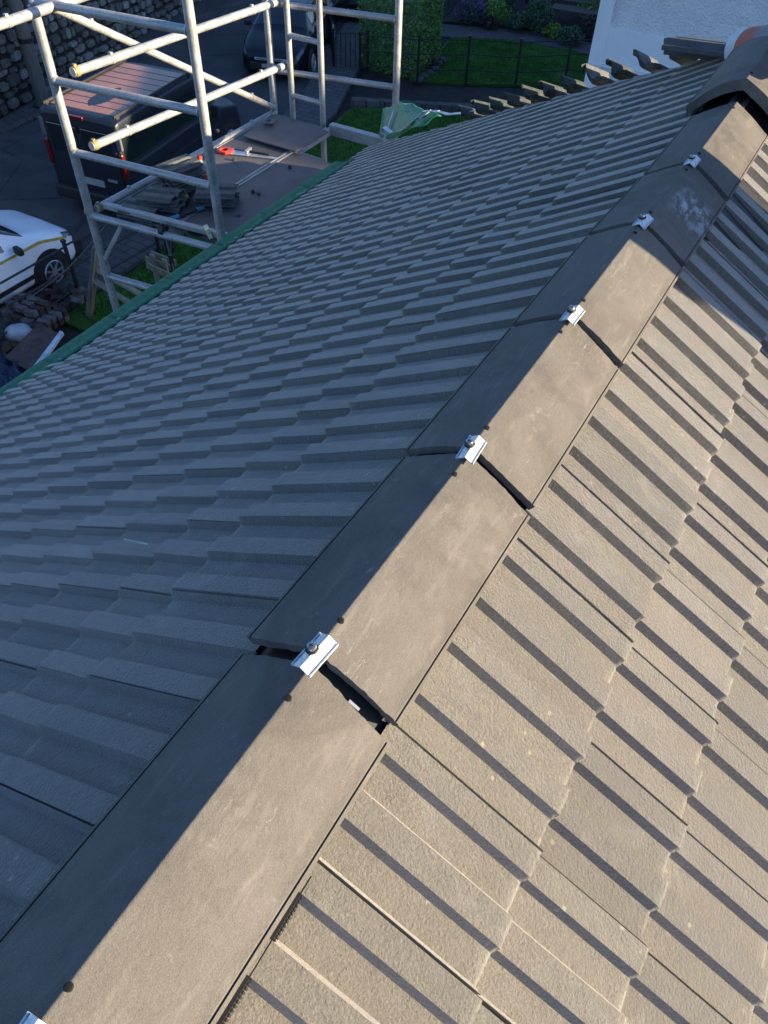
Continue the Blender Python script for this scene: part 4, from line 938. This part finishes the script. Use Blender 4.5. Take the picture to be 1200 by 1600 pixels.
for sd in (1, -1):
    b = MB(); b.bar((sd*.80, -2.0, HV+.06), (sd*.79, .65, HV+.05), .04, .05); [b.box((sd*.80, y, HV+.02), (.05, .10, .08)) for y in (-1.9, -.6, .55)]; b.build('roof_rail', MAT['blacktrim'], vt, bevel=.01)
    b = MB(); VH.patch(b, 1.5/nV, 4.2/nV, .47, .62, .006, sd, 12, 4); autosmooth(b.build('side_window', MAT['darkglass'], vt))
    b = MB(); b.box((sd*.865, -2.10, 1.15), (.10, .08, .48)); b.build('tail_lamp', MAT['redlamp'], vt, bevel=.02)
    b = MB(); b.box((sd*.87, -2.085, 1.62), (.12, .06, .34)); b.build('rear_pillar', MAT['greywrap'], vt, bevel=.02)
    b = MB(); b.bar((sd*(hw+.012), -1.6, .80), (sd*(hw+.012), 1.2, .80), .02, .05); b.build('side_moulding', MAT['blacktrim'], vt)
    b = MB(); b.box((sd*(hw+.12), 1.0, 1.15), (.20, .10, .24)); b.build('wing_mirror', MAT['blacktrim'], vt, bevel=.03)
    for wy in (-1.38, 1.55):
        wheel(vt, sd*(hw-.045), wy, .33, side=sd, spokes=5)
        b = MB(); b.add([(sd*(hw+.004), wy+math.cos(2*math.pi*i/20)*.40, max(.2, .33+math.sin(2*math.pi*i/20)*.40)) for i in range(20)], [tuple(range(20))]); b.build('wheel_arch', MAT['blacktrim'], vt)
dr = MB(); dr.box((0, -2.115, 1.0), (1.58, .03, 1.25)); dr.build('rear_door', MAT['vanpaint'], vt, bevel=.03, segs=3)
for sx in (-.39, .39):
    b = MB(); b.box((sx, -2.125, 1.48), (.70, .03, .52)); b.build('rear_window', MAT['darkglass'], vt, bevel=.05, segs=3)
b = MB(); b.box((0, -2.14, .40), (1.80, .20, .26)); b.build('rear_bumper', MAT['blacktrim'], vt, bevel=.05, segs=3)
b = MB(); b.box((.05, -2.14, .72), (.54, .02, .13)); b.build('number_plate', MAT['plate'], vt)
b = MB(); b.box((.55, -2.138, .83), (.22, .015, .05)); b.build('door_handle', MAT['alloy'], vt)
b = MB(); b.box((-.0, -2.10, HV-.03), (.34, .06, .06)); b.build('high_brake_lamp', MAT['redlamp'], vt, bevel=.01)
b = MB(); b.box((0, .98, 1.0), (.1, .1, .1))

# ------------------------------------------------------------------ builders' heap by the fence
R = random.Random(9)
for i in range(4):
    for j in range(5):
        for k in range(3):
            if k == 2 and (j in (0, 4) or i == 3): continue
            b = MB(); 
            b.box((0, 0, .055), (.21, .10, .10)); m = 'brickgrey' if R.random() < .6 else 'brickred'
            c = Vector((-10.64+i*.23, 6.45+j*.13+R.uniform(-.01, .01), GZ+.10+k*.108))
            o = b.build('brick', MAT[m], bevel=.006); o.location = c; o.rotation_euler = (R.uniform(-.04, .04), R.uniform(-.04, .04), rad(12)+R.uniform(-.1, .1)); tag(o, 'dusty old brick laid in the rough stack beside the iron fence', 'brick', 'bricks stacked by the fence')
for i in range(22):
    b = MB(); b.box((0, 0, .05), (.21, .10, .07)); o = b.build('brick', MAT['brickred' if R.random() < .7 else 'brickgrey'], bevel=.008)
    o.location = (-10.6+R.uniform(-.35, .55), 7.22+R.uniform(-.25, .45), GZ+.08+R.uniform(0, .18)); o.rotation_euler = (R.uniform(-.5, .5), R.uniform(-.5, .5), R.uniform(0, 3)); tag(o, 'reddish broken brick tumbled beside the rough brick stack', 'brick', 'tumbled bricks by the fence')
for i in range(16):
    b = MB(); b.box((0, 0, .04), (.24, .12, .06)); o = b.build('brick', MAT['brickred'], bevel=.01)
    o.location = (-10.6+R.uniform(-.3, .4), 5.6+R.uniform(-.4, .45), GZ+.08+R.uniform(0, .12)); o.rotation_euler = (R.uniform(-.5, .5), R.uniform(-.5, .5), R.uniform(0, 3)); tag(o, 'dark broken brick lying in the litter below the white car', 'brick', 'broken bricks in the litter')
def board4(q, th, name, mat, label, cat):
    c0 = sum(q, Vector())/4; b = MB(); b.add([p-c0 for p in q]+[p-c0-Vector((0, 0, th)) for p in q], [(0, 1, 2, 3), (7, 6, 5, 4), (0, 4, 5, 1), (1, 5, 6, 2), (2, 6, 7, 3), (3, 7, 4, 0)]); o = b.build(name, mat); o.location = c0; return tag(o, label, cat)
z = GZ+.28
board4([at(8, 558, z), at(48, 580, z), at(93, 522, z+.05), at(60, 505, z+.05)], .025, 'plywood_sheet', MAT['plyred'], 'weathered reddish plywood sheet lying by the brick heap', 'plywood sheet')
board4([at(52, 572, z+.04), at(58, 576, z+.04), at(99, 519, z+.06), at(94, 516, z+.06)], .05, 'pale_plank', MAT['strap'], 'narrow white edged plank along the plywood sheet', 'plank')
board4([at(50, 590, z), at(56, 596, z), at(76, 575, z+.02), at(70, 570, z+.02)], .05, 'pale_plank', MAT['strap'], 'short white plank end nearest the green gutter', 'plank')
b = MB(); rows = []
q = [at(-60, 560, GZ+.15), at(-40, 640, GZ+.2), at(40, 610, GZ+.25), at(28, 556, GZ+.2)]
for i in range(15):
    rows.append([])
    for j in range(15):
        u, w_ = i/14, j/14; p = q[0].lerp(q[3], u).lerp(q[1].lerp(q[2], u), w_); rows[-1].append(p+Vector((0, 0, .07*math.sin(i*1.3+j*.7)+.05*math.sin(j*2.1))))
b.grid(rows); o = b.build('blue_tarpaulin', MAT['tarp'], smooth=True, origin=tuple(q[0])); tag(o, 'crumpled dark blue tarpaulin on the ground at the left edge', 'tarpaulin')
b = MB(); b.lathe([(.05, 0), (.22, .05), (.26, .16), (.20, .27), (.08, .31)], n=14); o = b.build('rubble_sack', MAT['white'], smooth=True); o.location = at(35, 528, GZ+.05); o.scale = (1, .65, .8); o.rotation_euler = (.1, .1, rad(50)); tag(o, 'small white plastic sack beside the weathered plywood sheet', 'sack')
dd = o.modifiers.new('crumple', 'DISPLACE'); tx = bpy.data.textures.new('crumple', 'CLOUDS'); tx.noise_scale = .12; dd.texture = tx; dd.strength = .07
# timber frame leaning by tower and a small pallet
tf = thing('timber_frame', 'pale timber trestle frame standing on the lawn left of the scaffold leg', 'timber frame', (-9.3, 7.8, GZ))
for i, (p, q_) in enumerate(((at(137, 490, GZ+.2), at(147, 385, GZ+1.5)), (at(141, 497, GZ), at(153, 392, GZ+1.5)), (at(149, 420, GZ+1.1), at(220, 460, GZ+.9)), (at(147, 438, GZ+.9), at(205, 475, GZ+.7)))):
    b = MB(); b.bar(p, q_, .09, .045); b.build('upright' if i < 2 else 'cross_piece', MAT['greywood' if i == 0 else 'timber'], tf, True, bevel=.004)
pt = thing('wooden_pallet', 'pale broken wooden pallet standing upright on the lawn by the gutter', 'pallet', at(250, 430, GZ))
for (x0_, y0_, x1_, y1_) in ((227, 404, 272, 420), (229, 414, 270, 433), (236, 396, 275, 411)):
    b = MB(); b.bar(at(x0_, y0_, GZ+.75), at(x1_, y1_, GZ+.65), .03, .11); b.build('slat', MAT['timber'], pt, True, bevel=.003)
for (x0_, y0_) in ((233, 398), (252, 405)):
    p = at(x0_, y0_, GZ+.85)+Vector((.03, .03, 0)); b = MB(); b.bar(p, p-Vector((0, 0, .85)), .05, .09); b.build('block', MAT['timber'], pt, True, bevel=.003)
# sagging cable with pale beads above the fence
ca = at(40, 470, GZ+1.7); cb = at(170, 345, GZ+1.9); pts_ = [ca.lerp(cb, i/14)-Vector((0, 0, .10*math.sin(math.pi*i/14))) for i in range(15)]
ca2 = Vector((-10.35, 1.0, GZ+1.6))
b = MB()
for i in range(14): b.tube(pts_[i], pts_[i+1], .008, 6)
tag(b.build('wire_strand', MAT['greytile'], origin=tuple(ca)), 'thin pale wire strung above the iron fence beside the white car', 'wire')
